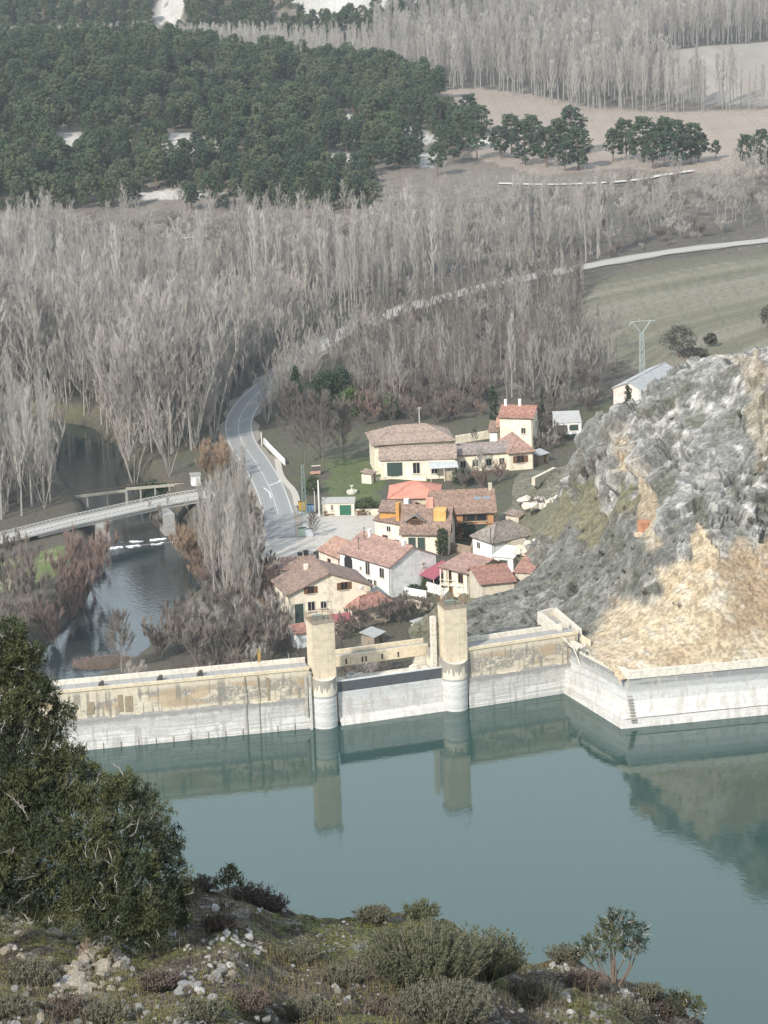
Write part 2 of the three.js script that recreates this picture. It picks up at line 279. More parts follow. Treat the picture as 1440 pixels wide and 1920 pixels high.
function hillPoint(x, z) {
  const D = -z, h = hillH0(x, D), near = sst(0, 3, h + 6), wall = clamp((D - 394 - (x > 34 ? (x - 34) * 0.15 : (34 - x) * 0.9)) / 6, 0.15, 1);
  const gx = (hillH0(x + 0.6, D) - hillH0(x - 0.6, D)) / 1.2, gd = (hillH0(x, D + 0.6) - hillH0(x, D - 0.6)) / 1.2, n = V(-gx, 1, gd).normalize();
  const c = crag(x, D, h), r = hillRough(x, z) * near * wall * (inPoly(x, z, hillScree) ? 0.62 : 1) * (ochreAt(x, h, D) > 0.5 ? 0.3 : 1), k = c[0] * r; cragCache.set(x + '_' + z, c);
  return [x + n.x * k, h + n.y * k, z + n.z * k];
}
function hillColor(x, z, q) {
  const D = -z, h = hillH0(x, D), c0 = cragCache.get(x + '_' + z) || [0, 0.5, 0.5, 0.5], n = fbm(x * 0.09, (D + h) * 0.09, 4, 81), n2 = fbm(x * 0.8, (D + h) * 0.8, 3, 82), n3 = fbm(x * 0.28, (D + h) * 0.28, 3, 83);
  // weathered grey limestone with pale broken blocks and lichen
  let c = mix3([0.165, 0.163, 0.152], [0.33, 0.322, 0.30], n3 * 0.4 + c0[1] * 0.6);
  c = mix3(c, [0.56, 0.54, 0.505], clamp(sst(0.64, 0.96, c0[2] * 0.55 + c0[1] * 0.3 + n * 0.4)));
  c = mix3(c, [0.19, 0.188, 0.17], sst(0.48, 0.62, fbm(x * 0.06 + D * 0.02, (D * 0.6 + h) * 0.1, 4, 86)) * 0.5); // smoother dark beds
  c = mix3(c, [0.13, 0.13, 0.095], sst(0.52, 0.66, fbm(x * 0.35, D * 0.35, 4, 85)) * 0.75);
  if (inPoly(x, z, hillScree)) c = mix3(c, mix3([0.10, 0.10, 0.08], [0.22, 0.215, 0.185], c0[2]), 0.7);
  if (inPoly(x, z, greySlope)) c = mix3([0.13, 0.115, 0.09], [0.2, 0.18, 0.15], n2);
  const face = ochreAt(x, h, D); // fresh ochre rock of the quarried face above the wall
  if (face > 0) { c = mix3(c, mix3([0.46, 0.36, 0.23], [0.60, 0.50, 0.355], n3 * 0.4 + c0[1] * 0.3 + c0[2] * 0.35), clamp(face)); c = mix3(c, [0.36, 0.24, 0.14], sst(0.54, 0.72, n) * clamp(face) * 0.6); c = mix3(c, [0.62, 0.56, 0.46], clamp(face) * sst(0.8, 0.98, c0[2]) * 0.7); }
  if (inPoly(x + (n2 - 0.5) * 2.5, z + (n3 - 0.5) * 3, grassShelf)) c = mix3([0.14, 0.14, 0.07], [0.27, 0.245, 0.16], n2);
  if (h < 0.5 + (n - 0.5) * 4) c = mix3(c, mix3([0.13, 0.13, 0.07], [0.25, 0.23, 0.16], n2), 0.85);
  return c;
}
function ochreAt(x, h, D) { // how much of the fresh face shows at plan x, height h
  const top = x < 38 ? 10 + (x - 30) * 0.35 : x < 47 ? 12.8 + (x - 38) * 1.1 : 22.7 + (x - 47) * 0.2, e = (fbm(x * 0.25, h * 0.25, 4, 91) - 0.5) * 9;
  let f = sst(1.2, -1.2, h - top + e) * sst(29, 32, x) * sst(421, 414, D + (x < 40 ? (40 - x) * 1.2 : 0) + e * 0.5);
  const s = Math.hypot((x - 41.6 - (h - 25) * 0.14) / 1.3, (h - 25) / 4.2) + (fbm(x * 0.5, h * 0.5, 3, 92) - 0.5) * 1.1; // streak below the spring
  f = Math.max(f, sst(1, 0.6, s) * 0.75);
  const s2 = Math.hypot((x - 60) / 2.6, (h - 38) / 9) + (fbm(x * 0.5, h * 0.5, 3, 94) - 0.5) * 1.1;
  return Math.max(f, sst(1, 0.6, s2) * 0.35);
}
const rockTex = tex(1024, 1024, (u, v) => { const a = fbm(u * 24, v * 24, 5, 101, 24), b = 1 - Math.abs(2 * fbm(u * 14, v * 14, 4, 103, 14) - 1), c = fbm(u * 90, v * 90, 2, 105, 90), n = clamp(0.35 + (a - 0.5) * 1.3 + (b - 0.8) * 0.9 + (c - 0.5) * 0.7, 0, 1), g = lerp(0.5, 1.2, n); return [g, g, g].map(t => Math.min(1, t)); }, 11);
const rockMat = new THREE.MeshStandardMaterial({ vertexColors: true, map: rockTex, bumpMap: rockTex, bumpScale: 0.1, roughness: 0.95, flatShading: true });
const damFront = [[-120, -374], [-46.2, -387.3], [-11.9, -393.8], [8.4, -399.4], [26.8, -405.7], [34.1, -388.6], [56.5, -392.7], [180, -415]];
{
  const inner = (x, z) => { for (let i = 0; i + 1 < damFront.length; i++) { if (i === 4) continue; const a = damFront[i], b = damFront[i + 1]; if (x >= a[0] && x < b[0]) { let zl = lerp(a[1], b[1], (x - a[0]) / (b[0] - a[0])) - 2.4; return z < zl; } } if (x >= 26.8 && x < 34.1) return z < lerp(-405.7, -388.6, (x - 26.8) / 7.3) - 3; return z < -400; };
  const xs = axis([[4, 22, 0.7], [22, 74, 0.36], [74, 112, 0.9], [112, 180, 3]]), ds = axis([[388, 484, 0.36], [484, 690, 2]]);
  const g = sheet(xs, ds, hillPoint, hillColor, (x, z) => inner(x, z) && hillH0(x, -z) > -8);
  structure(put('rock_hill', g, rockMat));
}
function hillY(x, z) { return hillH0(x, -z); }
function groundY(x, z) { return Math.max(valleyH(x, z), x > 4 && x < 175 && z > -690 && z < -388 ? hillH0(x, -z) : -99); }

// ---------------------------------------------------------------- reservoir
const wave = tex(512, 512, (u, v) => { const n = fbm(u * 40, v * 40, 4, 72, 40); return [n, n, n]; }, 24, false);
const lakeMat = new THREE.MeshPhysicalMaterial({ color: lin(0.02, 0.056, 0.047), roughness: 0.05, ior: 1.5, bumpMap: wave, bumpScale: 0.006 });
{
  const poly = [[-300, -345], ...damFront.map(([x, z]) => [x, z - 1.2]), [300, -435], [300, -40], [-300, -40]];
  const sh = new THREE.Shape(poly.map(([x, z]) => new THREE.Vector2(x, -z))), g = new THREE.ShapeGeometry(sh); g.rotateX(-Math.PI / 2);
  structure(put('reservoir_water', g, lakeMat));
}

// ---------------------------------------------------------------- the hillside under the viewpoint
function ridgeY(x) { const s = fgSil; if (x <= s[0].x) return s[0].y; for (let i = 0; i + 1 < s.length; i++) if (x < s[i + 1].x) return lerp(s[i].y, s[i + 1].y, (x - s[i].x) / (s[i + 1].x - s[i].x)); return s[s.length - 1].y; }
function slopeY(x, z) {
  const D = -z, r = ridgeY(x * 42 / Math.max(20, Math.min(D, 60)));
  let h;
  if (D <= 42) h = r + (42 - D) * 0.22 + Math.max(0, 28 - D) * 0.32; else h = r - (D - 42) * 1.05 - 0.5 * (1 - Math.exp(-(D - 42)));
  h -= 2.2 * sst(24, 14, D); h -= 0.18 * Math.exp(-((D - 42) ** 2) / 2);
  h += (fbm(x * 0.6, D * 0.6, 4, 301) - 0.5) * 0.5 + (fbm(x * 2.6, D * 2.6, 4, 302) - 0.5) * 0.34;
  return Math.min(h, 138.2);
}
function slopeColor(x, z) {
  const n = fbm(x * 0.7, z * 0.7, 4, 311), n2 = fbm(x * 4, z * 4, 3, 312), n3 = fbm(x * 1.7 + 9, z * 1.7, 3, 313);
  let c = mix3([0.06, 0.046, 0.032], [0.15, 0.12, 0.085], sst(0.3, 0.7, n2));
  c = mix3(c, [0.13, 0.135, 0.035], sst(0.44, 0.58, n) * sst(0.3, 0.55, n2) * 0.9);
  c = mix3(c, [0.24, 0.225, 0.20], sst(0.62, 0.7, n3 * 0.6 + n2 * 0.4) * 0.8);
  return c;
}
const slopeTex = grain(512, 32, 0.45, 1.3, 15); slopeTex.repeat.set(1 / 0.9, 1 / 0.9);
const slopeMat = new THREE.MeshStandardMaterial({ vertexColors: true, map: slopeTex, bumpMap: slopeTex, bumpScale: 0.09, roughness: 1 });
const slopeMesh = structure(put('hillside', sheet(axis([[-60, -9, 1], [-9, 9, 0.09], [9, 60, 1]]), axis([[-8, 26, 1], [26, 46, 0.09], [46, 150, 2]]), slopeY, slopeColor), slopeMat));
// ---------------------------------------------------------------- the dam
function strata(w, h, mw, mh, fn) { return tex(w, h, (u, v) => fn(u * mw, v * mh, u, v), [mw, mh]); }
const damTex = strata(1536, 512, 48, 12, (x, y) => { // stained render above, water-marked concrete below
  const n = fbm(x * 0.8, y * 0.8, 4, 401), n2 = fbm(x * 0.35 + 7, y * 0.9, 4, 402), s = fbm(x * 0.25, y * 4.5, 4, 403), f = fbm(x * 4, y * 4, 3, 404), dr = fbm(x * 2.2, y * 0.25, 3, 406);
  let c;
  const line = 4.7 + (fbm(x * 0.5, 3, 3, 405) - 0.5) * 0.5;
  if (y > line) {
    c = mix3([0.50, 0.43, 0.325], [0.61, 0.545, 0.43], n);
    const band = sst(5.0, 5.5, y) * sst(8.5, 7.7, y);
    c = mix3(c, [0.235, 0.22, 0.19], sst(0.42, 0.52, n2) * band * 0.9 * sst(0.25, 0.5, f));
    c = mix3(c, [0.42, 0.31, 0.19], sst(0.6, 0.72, fbm(x * 0.22, y * 0.5, 3, 407)) * band * 0.7);
    c = mix3(c, [0.2, 0.19, 0.165], sst(0.56, 0.7, dr) * 0.75 * sst(9.4, 8, y));
  } else {
    c = mix3([0.40, 0.39, 0.36], [0.52, 0.51, 0.48], s);
    c = mix3(c, [0.58, 0.57, 0.54], sst(2.7, 1.6, y + (s - 0.5) * 3.2 + (n - 0.5) * 1.2));
    c = mix3(c, [0.36, 0.345, 0.32], sst(0.5, 0.62, fbm(x * 0.18, y * 7, 4, 408)) * 0.75); c = mix3(c, [0.3, 0.29, 0.265], sst(0.58, 0.72, fbm(x * 1.7, y * 0.2, 3, 409)) * 0.6);
    c = mix3(c, [0.24, 0.235, 0.225], sst(3.6, 4.3, y + (n - 0.5) * 0.9) * 0.85);
  }
  const g = 0.82 + f * 0.36; return c.map(t => t * g);
});
const footTex = strata(1024, 512, 40, 10, (x, y) => { // lime-whitened foot, grey above, cream coping
  const n = fbm(x * 0.8, y * 0.8, 4, 411), s = fbm(x * 0.2, y * 4.5, 4, 412), f = fbm(x * 4, y * 4, 3, 413);
  let c = mix3([0.50, 0.485, 0.455], [0.61, 0.59, 0.56], n);
  c = mix3(c, [0.50, 0.50, 0.49], sst(3.2, 3.7, y + (s - 0.5) * 0.6) * (0.6 + s * 0.6));
  c = mix3(c, [0.36, 0.37, 0.36], sst(4.7, 5.1, y + (n - 0.5) * 0.4));
  c = mix3(c, [0.20, 0.205, 0.205], sst(5.6, 6.0, y + (s - 0.5) * 0.5) * 0.85);
  c = mix3(c, mix3([0.60, 0.54, 0.43], [0.70, 0.66, 0.56], n), sst(6.9, 7.05, y + (n - 0.5) * 0.35));
  c = mix3(c, [0.40, 0.37, 0.325], sst(0.54, 0.68, fbm(x * 1.5, y * 0.4, 3, 415)) * 0.6); c = mix3(c, [0.42, 0.41, 0.39], sst(0.5, 0.62, fbm(x * 0.16, y * 6, 4, 416)) * 0.5);
  const g = 0.84 + f * 0.32; return c.map(t => t * g);
});
const damMat = std([1, 1, 1], 0.93, { map: damTex, bumpMap: damTex, bumpScale: 0.05 });
const footMat = std([1, 1, 1], 0.93, { map: footTex, bumpMap: footTex, bumpScale: 0.05 });
const concTex = tex(512, 512, (u, v) => { const g = 0.62 + fbm(u * 16, v * 16, 5, 421, 16) * 0.7; return [g, g, g]; }, 6);
const concGrey = std([0.36, 0.35, 0.33], 0.95, { map: concTex }), concPale = std([0.66, 0.61, 0.52], 0.93, { map: concTex }), concCream = std([0.66, 0.56, 0.40], 0.93, { map: concTex });
const steelDark = std([0.10, 0.105, 0.115], 0.6, { map: concTex, metalness: 0.3 }), steelPale = std([0.62, 0.63, 0.62], 0.6, { map: concTex }), rust = std([0.22, 0.12, 0.06], 0.8, { metalness: 0.2 }), blackish = std([0.02, 0.02, 0.02], 0.9);

// sweep a profile (offset towards the lake, height) along a line of plan points; profs: one profile for each point
function sweep(pts, profs, from = 0, to = 99) {
  const b = new GB(), nrm = i => { const a = pts[Math.max(0, i - 1)], c = pts[i], d = pts[Math.min(pts.length - 1, i + 1)], n = (p, q) => V(-(q[1] - p[1]), 0, q[0] - p[0]).normalize(); if (i === 0) return n(c, d); if (i === pts.length - 1) return n(a, c); const u = n(a, c), w = n(c, d); return u.clone().add(w).divideScalar(1 + u.dot(w)); };
  let len = 0;
  for (let i = 0; i + 1 < pts.length; i++) {
    const n0 = nrm(i), n1 = nrm(i + 1), L = Math.hypot(pts[i + 1][0] - pts[i][0], pts[i + 1][1] - pts[i][1]), A = profs[i % profs.length], B = profs[(i + 1) % profs.length];
    for (let k = from; k < Math.min(to, A.length - 1); k++) {
      const q = (p, n, pr, k) => V(p[0] + n.x * pr[k][0], pr[k][1], p[1] + n.z * pr[k][0]);
      const a = q(pts[i], n0, A, k), e = q(pts[i + 1], n1, B, k), f = q(pts[i + 1], n1, B, k + 1), d = q(pts[i], n0, A, k + 1);
      b.tri(a, e, f, [len, A[k][1]], [len + L, B[k][1]], [len + L, B[k + 1][1]]); b.tri(a, f, d, [len, A[k][1]], [len + L, B[k + 1][1]], [len, A[k + 1][1]]);
    }
    len += L;
  }
  return b;
}
const prof = [[0.5, -6], [0, 0], [-0.35, 4.6], [-0.62, 4.68], [-0.62, 9.05], [-0.45, 9.05], [-0.45, 9.45], [-0.95, 9.45], [-0.95, 9.12], [-4.1, 9.12], [-4.1, 9.85], [-4.4, 9.85], [-4.4, -12]];
const plan = { A0: [-120, -374], A: [-46.2, -387.3], B: [-11.9, -393.8], C: [-7.5, -394.3], D: [8.4, -399.4], E: [12, -400.3], F: [26.8, -405.7], G: [34.1, -388.6], H: [56.5, -392.7], H2: [130, -406] };
const dam = thing('dam', 'long concrete dam wall with stained cream upper band and whitened foot along the reservoir', 'dam');
for (const run of [[plan.A0, plan.A, plan.B], [plan.E, plan.F, [29.4, -406.65]]]) {
  sweep(run, [prof], 0, 4).mesh('wall', damMat, dam);
  sweep(run, [prof], 4, 8).mesh('coping', concCream, dam);
  sweep(run, [prof], 8, 9).mesh('walkway', concGrey, dam);
  sweep(run, [prof], 9, 11).mesh('parapet', concPale, dam);
  sweep(run, [prof], 11, 12).mesh('back_wall', concGrey, dam);
}
{ // ends of the runs, joints and outlets in the face
  const cap = (p, q, name) => { const d = V(q[0] - p[0], 0, q[1] - p[1]).normalize(), n = V(-d.z, 0, d.x), b = new GB(), pr = [[0.5, -6], [0, 0], [-0.35, 4.6], [-0.62, 4.68], [-0.62, 9.4], [-4.1, 9.4], [-4.4, -12]]; for (let k = 1; k + 1 < pr.length; k++) b.tri(...[0, k, k + 1].map(j => V(p[0] + n.x * pr[j][0], pr[j][1], p[1] + n.z * pr[j][0])), [0, 0], [1, 6], [2, 6]); b.mesh(name, concCream, dam); };
  cap([29.4, -406.65], plan.F, 'end_wall');
  const face = (t, y, out) => { const a = plan.A, b = plan.B, L = Math.hypot(b[0] - a[0], b[1] - a[1]), n = [-(b[1] - a[1]) / L, (b[0] - a[0]) / L]; return V(lerp(a[0], b[0], t) + n[0] * out, y, lerp(a[1], b[1], t) + n[1] * out); };
  const yaw = Math.atan2(-(plan.B[1] - plan.A[1]), plan.B[0] - plan.A[0]);
  for (const [t, y, w, h] of [[0.06, 6.3, 0.9, 1.9], [0.185, 6.6, 0.7, 2.6], [0.22, 6.4, 1.1, 2.4], [0.99 - 0.17, 6.6, 0.35, 3.6]]) { const p = face(t, y, -0.6); new GB().box(p.x, p.y, p.z, w, h, 0.16, yaw).mesh('recess_panel', std([0.30, 0.24, 0.16], 0.95, { map: concTex }), dam); }
  for (const t of [0.72, 0.775]) { const g = new GB(); g.bar(face(t, 8.9, -0.52), face(t, 0, 0.08), 0.07, 0.07, 5); g.mesh('drain_pipe', std([0.28, 0.25, 0.2], 0.7), dam); }
  for (let k = 0; k < 12; k++) { const t = 0.1 + k * 0.075, g = new GB(); g.bar(face(t, 0.9, 0.0), face(t, -0.5, 0.12), 0.05, 0.05, 4); g.mesh('marker_rod', rust, dam); }
  for (const [px, py] of [[195, 1283], [305, 1272], [380, 1263]]) {
    const p = at(px, py + 4, 9.12), t = thing('ventilator_hood', ['dark half-round hood on the dam walkway nearest the juniper', 'dark half-round hood on the dam walkway, middle of three', 'dark half-round hood on the dam walkway nearest the left tower'][[195, 305, 380].indexOf(px)], 'hood', [p.x, 9.12, p.z], yaw, 'hoods along the dam crest');
    const s = new THREE.CylinderGeometry(0.85, 0.85, 0.9, 18, 1, false, 0, Math.PI); s.rotateZ(Math.PI / 2); s.rotateX(-Math.PI / 2); s.rotateY(Math.PI / 2);
    put('shell', s, std([0.05, 0.045, 0.04], 0.8), t); new GB().box(0, 0.06, 0, 1.9, 0.12, 1.1).mesh('plinth', concGrey, t);
  }
  for (const t of [0.8, 0.93]) { const p = face(t, 9.45, -4.2), g = thing('crest_post', t < 0.9 ? 'yellow dry reed-like post rising behind the dam parapet' : 'short grey post at the tower end of the dam parapet', 'post', [p.x, 9.8, p.z]); const b = new GB(), r = rng(5 + t * 100); for (let k = 0; k < (t < 0.9 ? 9 : 1); k++) b.bar(V((r() - 0.5) * 0.4, 0, (r() - 0.5) * 0.3), V((r() - 0.5) * 0.7, (t < 0.9 ? 1.4 : 0.8) + r() * 0.9, (r() - 0.5) * 0.5), 0.06, 0.04, 4); b.mesh('stem', t < 0.9 ? std([0.42, 0.28, 0.08]) : concGrey, g); }
}
// gate section between the piers
{
  const gp = [[0.5, -6], [0, 0], [-1.0, 1.05], [-1.1, 1.1], [-1.2, 4.85], [-1.9, 4.9], [-9, 4.6], [-9, -9]];
  const sill = thing('spillway_sill', 'pale concrete sill with white apron under the steel gate', 'sill');
  sweep([plan.C, plan.D], [gp], 0, 5).mesh('apron', footMat, sill); sweep([plan.C, plan.D], [gp], 5, 7).mesh('channel_floor', concPale, sill);
  const gate = thing('sluice_gate', 'long dark grey steel gate between the two dam towers', 'gate');
  sweep([plan.C, plan.D], [[[-1.25, 4.86], [-1.25, 6.6]]]).mesh('plate', steelDark, gate);
  sweep([plan.C, plan.D], [[[-1.22, 6.55], [-1.22, 6.72], [-1.5, 6.72], [-1.5, 4.9]]]).mesh('top_edge', steelPale, gate);
  sweep([plan.C, plan.D], [[[-1.2, 4.8], [-1.2, 4.92], [-1.26, 4.92]]]).mesh('bottom_seal', steelPale, gate);
  const dir = V(plan.D[0] - plan.C[0], 0, plan.D[1] - plan.C[1]), L = dir.length(); dir.normalize(); const nn = V(-dir.z, 0, dir.x), yaw = Math.atan2(-dir.z, dir.x);
  const q = (u, y, out) => V(plan.C[0] + dir.x * u + nn.x * out, y, plan.C[1] + dir.z * u + nn.z * out);
  const br = thing('footbridge', 'cream concrete footbridge behind the steel gate between the towers', 'bridge');
  const bx = (u0, u1, y0, y1, o0, o1, name, m) => { const p = q((u0 + u1) / 2, (y0 + y1) / 2, (o0 + o1) / 2); return new GB().box(p.x, p.y, p.z, u1 - u0, y1 - y0, Math.abs(o1 - o0), yaw).mesh(name, m, br); };
  bx(-1, L + 0.5, 6.2, 7.9, -9.6, -9.2, 'girder', concCream); bx(-1, L + 0.5, 7.2, 7.5, -11.4, -9.6, 'deck', concGrey); bx(-1, L + 0.5, 6.6, 8.15, -11.8, -11.4, 'girder', concCream);
  for (const u of [1.2, 3.8, 6.4, 7.0, 9.6, 12.2]) bx(u, u + 0.22, 6.5, 7.3, -9.2, -9.12, 'drain_slot', blackish);
  bx(L - 1.6, L + 0.2, 0, 6.2, -10.8, -9.3, 'abutment', concPale);
  const r = rng(44);
  for (let k = 0; k < 26; k++) { const p = q(1 + r() * (L - 3), 4.7, -3.2 - r() * 5.2), s = 0.25 + r() * 0.6, g = new THREE.IcosahedronGeometry(s, 1), a = g.attributes.position; for (let i = 0; i < a.count; i++) { const f = 0.75 + hash2(Math.round(a.getX(i) * 50), Math.round(a.getZ(i) * 50 + a.getY(i) * 70), k) * 0.5; a.setXYZ(i, a.getX(i) * f, a.getY(i) * f * 0.7, a.getZ(i) * f); } g.translate(p.x, p.y + s * 0.25, p.z); g.computeVertexNormals(); const m = put('boulder', g, k % 3 ? concPale : concGrey, sill); }
}
// piers and gate towers
const towerTex = tex(512, 1024, (u, v) => { const n = fbm(u * 8, v * 14, 4, 431, 0), l = fbm(u * 2, v * 90, 2, 433), d = fbm(u * 14, v * 1.2, 3, 435), g = 0.78 + n * 0.34 + (l - 0.5) * 0.18 - sst(0.58, 0.74, d) * 0.16 - ((v * 9) % 1.1 < 0.05 ? 0.12 : 0); return [g, g * (0.99 + n * 0.01), g * (0.97 + n * 0.03)]; }, [4, 9]);
const towerMat = std([0.63, 0.54, 0.40], 0.93, { map: towerTex, bumpMap: towerTex, bumpScale: 0.03 });
const pierTex = strata(512, 512, 14, 9, (x, y) => {
  const n = fbm(x * 0.9, y * 0.9, 4, 441), s = fbm(x * 0.2, y * 4, 4, 442), f = fbm(x * 5, y * 5, 3, 443), d = fbm(x * 3.2, 2, 2, 444);
  let c = mix3([0.64, 0.55, 0.41], [0.7, 0.64, 0.52], n);
  c = mix3(c, [0.24, 0.23, 0.205], sst(0, 0.25, y - 6.0 - (d - 0.45) * 2.6) * 0.85);
  if (y < 5.05 + (n - 0.5) * 0.3) { c = mix3([0.42, 0.43, 0.42], [0.56, 0.55, 0.52], s); c = mix3(c, [0.26, 0.26, 0.25], sst(4.3, 4.9, y) * 0.7); c = mix3(c, [0.62, 0.60, 0.57], sst(0.5, 0.65, fbm(x * 0.15, y * 2.2, 3, 445))); }
  const g = 0.85 + f * 0.3; return c.map(t => t * g);
});
const pierMat = std([1, 1, 1], 0.93, { map: pierTex });
function gateTower(P0, P1, label, top, guides) {
  const dx = P1[0] - P0[0], dz = P1[1] - P0[1], yaw = -Math.atan2(plan.D[1] - plan.C[1], plan.D[0] - plan.C[0]), c = V((P0[0] + P1[0]) / 2, 0, (P0[1] + P1[1]) / 2);
  const t = thing('gate_tower', label, 'tower', [c.x, 0, c.z], yaw, 'dam gate towers'); // local +z faces the lake
  const w = 3.85, R = w / 2, n = 14, g = new GB(), ring = [];
  for (let k = 0; k <= n; k++) { const a = Math.PI * k / n; ring.push([-Math.cos(a) * R, -0.95 + Math.sin(a) * R]); }
  ring.push([R, -8.5]); ring.unshift([-R, -8.5]);
  let len = 0; const capH = z => 7.55 + clamp((0.9 - z) * 0.3, 0, 0.5);
  for (let i = 0; i + 1 < ring.length; i++) { const a = ring[i], b = ring[i + 1], L = Math.hypot(b[0] - a[0], b[1] - a[1]), ya = capH(a[1]), yb = capH(b[1]); g.tri(V(a[0], -6, a[1]), V(b[0], -6, b[1]), V(b[0], yb, b[1]), [len, -6], [len + L, -6], [len + L, yb]); g.tri(V(a[0], -6, a[1]), V(b[0], yb, b[1]), V(a[0], ya, a[1]), [len, -6], [len + L, yb], [len, ya]); len += L; }
  g.mesh('pier', pierMat, t);
  const cg = new GB(); for (let i = 1; i + 1 < ring.length; i++) cg.tri(V(0, capH(-8), -3), V(ring[i][0], capH(ring[i][1]), ring[i][1]), V(ring[i + 1][0], capH(ring[i + 1][1]), ring[i + 1][1]), [0, 0], [1, 0], [1, 1]); cg.mesh('pier_cap', concPale, t);
  const tw = 3.45, td = 3.3, z0 = -0.05; new GB().box(0.1, (top + 7) / 2, z0 - td / 2, tw, top - 7, td).mesh('tower_shaft', towerMat, t);
  new GB().box(0.1, top + 0.11, z0 - td / 2, tw + 0.16, 0.22, td + 0.16).mesh('roof_slab', std([0.30, 0.25, 0.19], 0.95, { map: concTex }), t);
  for (const [x0, z0_, x1, z1] of [[-1.68, -0.05, 1.88, -0.05], [1.88, -0.05, 1.88, -3.35], [1.88, -3.35, -1.68, -3.35], [-1.68, -3.35, -1.68, -0.05]]) {
    const rg = new GB(); for (const y of [0.55, 1.0]) rg.bar(V(x0, top + 0.2 + y, z0_), V(x1, top + 0.2 + y, z1), 0.035, 0.035, 5);
    for (let k = 0; k < 4; k++) { const x = lerp(x0, x1, k / 4), z = lerp(z0_, z1, k / 4); rg.bar(V(x, top + 0.2, z), V(x, top + 1.22, z), 0.04, 0.04, 5); } rg.mesh('railing', rust, t);
  }
  const wn = new GB(); wn.box(-0.3, top + 0.55, -1.7, 1.4, 0.65, 0.9); wn.box(0.9, top + 0.45, -1.5, 0.5, 0.5, 0.7); wn.bar(V(-1, top + 0.6, -1.7), V(1.2, top + 0.6, -1.7), 0.13, 0.13, 8, true); wn.mesh('winch', std([0.20, 0.24, 0.20], 0.6, { metalness: 0.3 }), t);
  const lp = new GB(); lp.bar(V(1.6, top, -0.4), V(1.6, top + 3.1, -0.4), 0.05, 0.04, 6); lp.bar(V(1.6, top + 3.1, -0.4), V(1.0, top + 3.2, -0.4), 0.05, 0.05, 5); lp.box(0.85, top + 3.15, -0.4, 0.45, 0.14, 0.25); lp.mesh('lamp_post', std([0.25, 0.25, 0.25], 0.6), t);
  if (guides) { const b = new GB().box(-2.55, 5.6, -3.1, 0.75, 17.4, 0.9); b.mesh('gate_guide', concPale, t); new GB().box(-2.05, 5.2, -3.3, 0.3, 16.2, 0.7).mesh('gate_slot', std([0.12, 0.12, 0.12], 0.9), t); }
  else { const b = new GB(); b.box(-2.25, 4.4, -0.6, 0.5, 8.8, 0.5); b.box(-2.9, 5.2, -0.35, 0.35, 6.2, 0.35); b.mesh('gate_guide', std([0.42, 0.40, 0.34], 0.9, { map: concTex }), t); for (const x of [-2.55, -2.35]) { const pp = new GB().bar(V(x, 6.6, 0.15), V(x, -1, 0.25), 0.07, 0.07, 6); pp.mesh('pipe', steelPale, t); } }
  return t;
}
gateTower(plan.B, plan.C, 'left concrete gate tower of the dam, its railing in front of the cream house', 16.3, false);
gateTower(plan.D, plan.E, 'right concrete gate tower of the dam, with tall pale guide pillar on its left', 16.1, true);
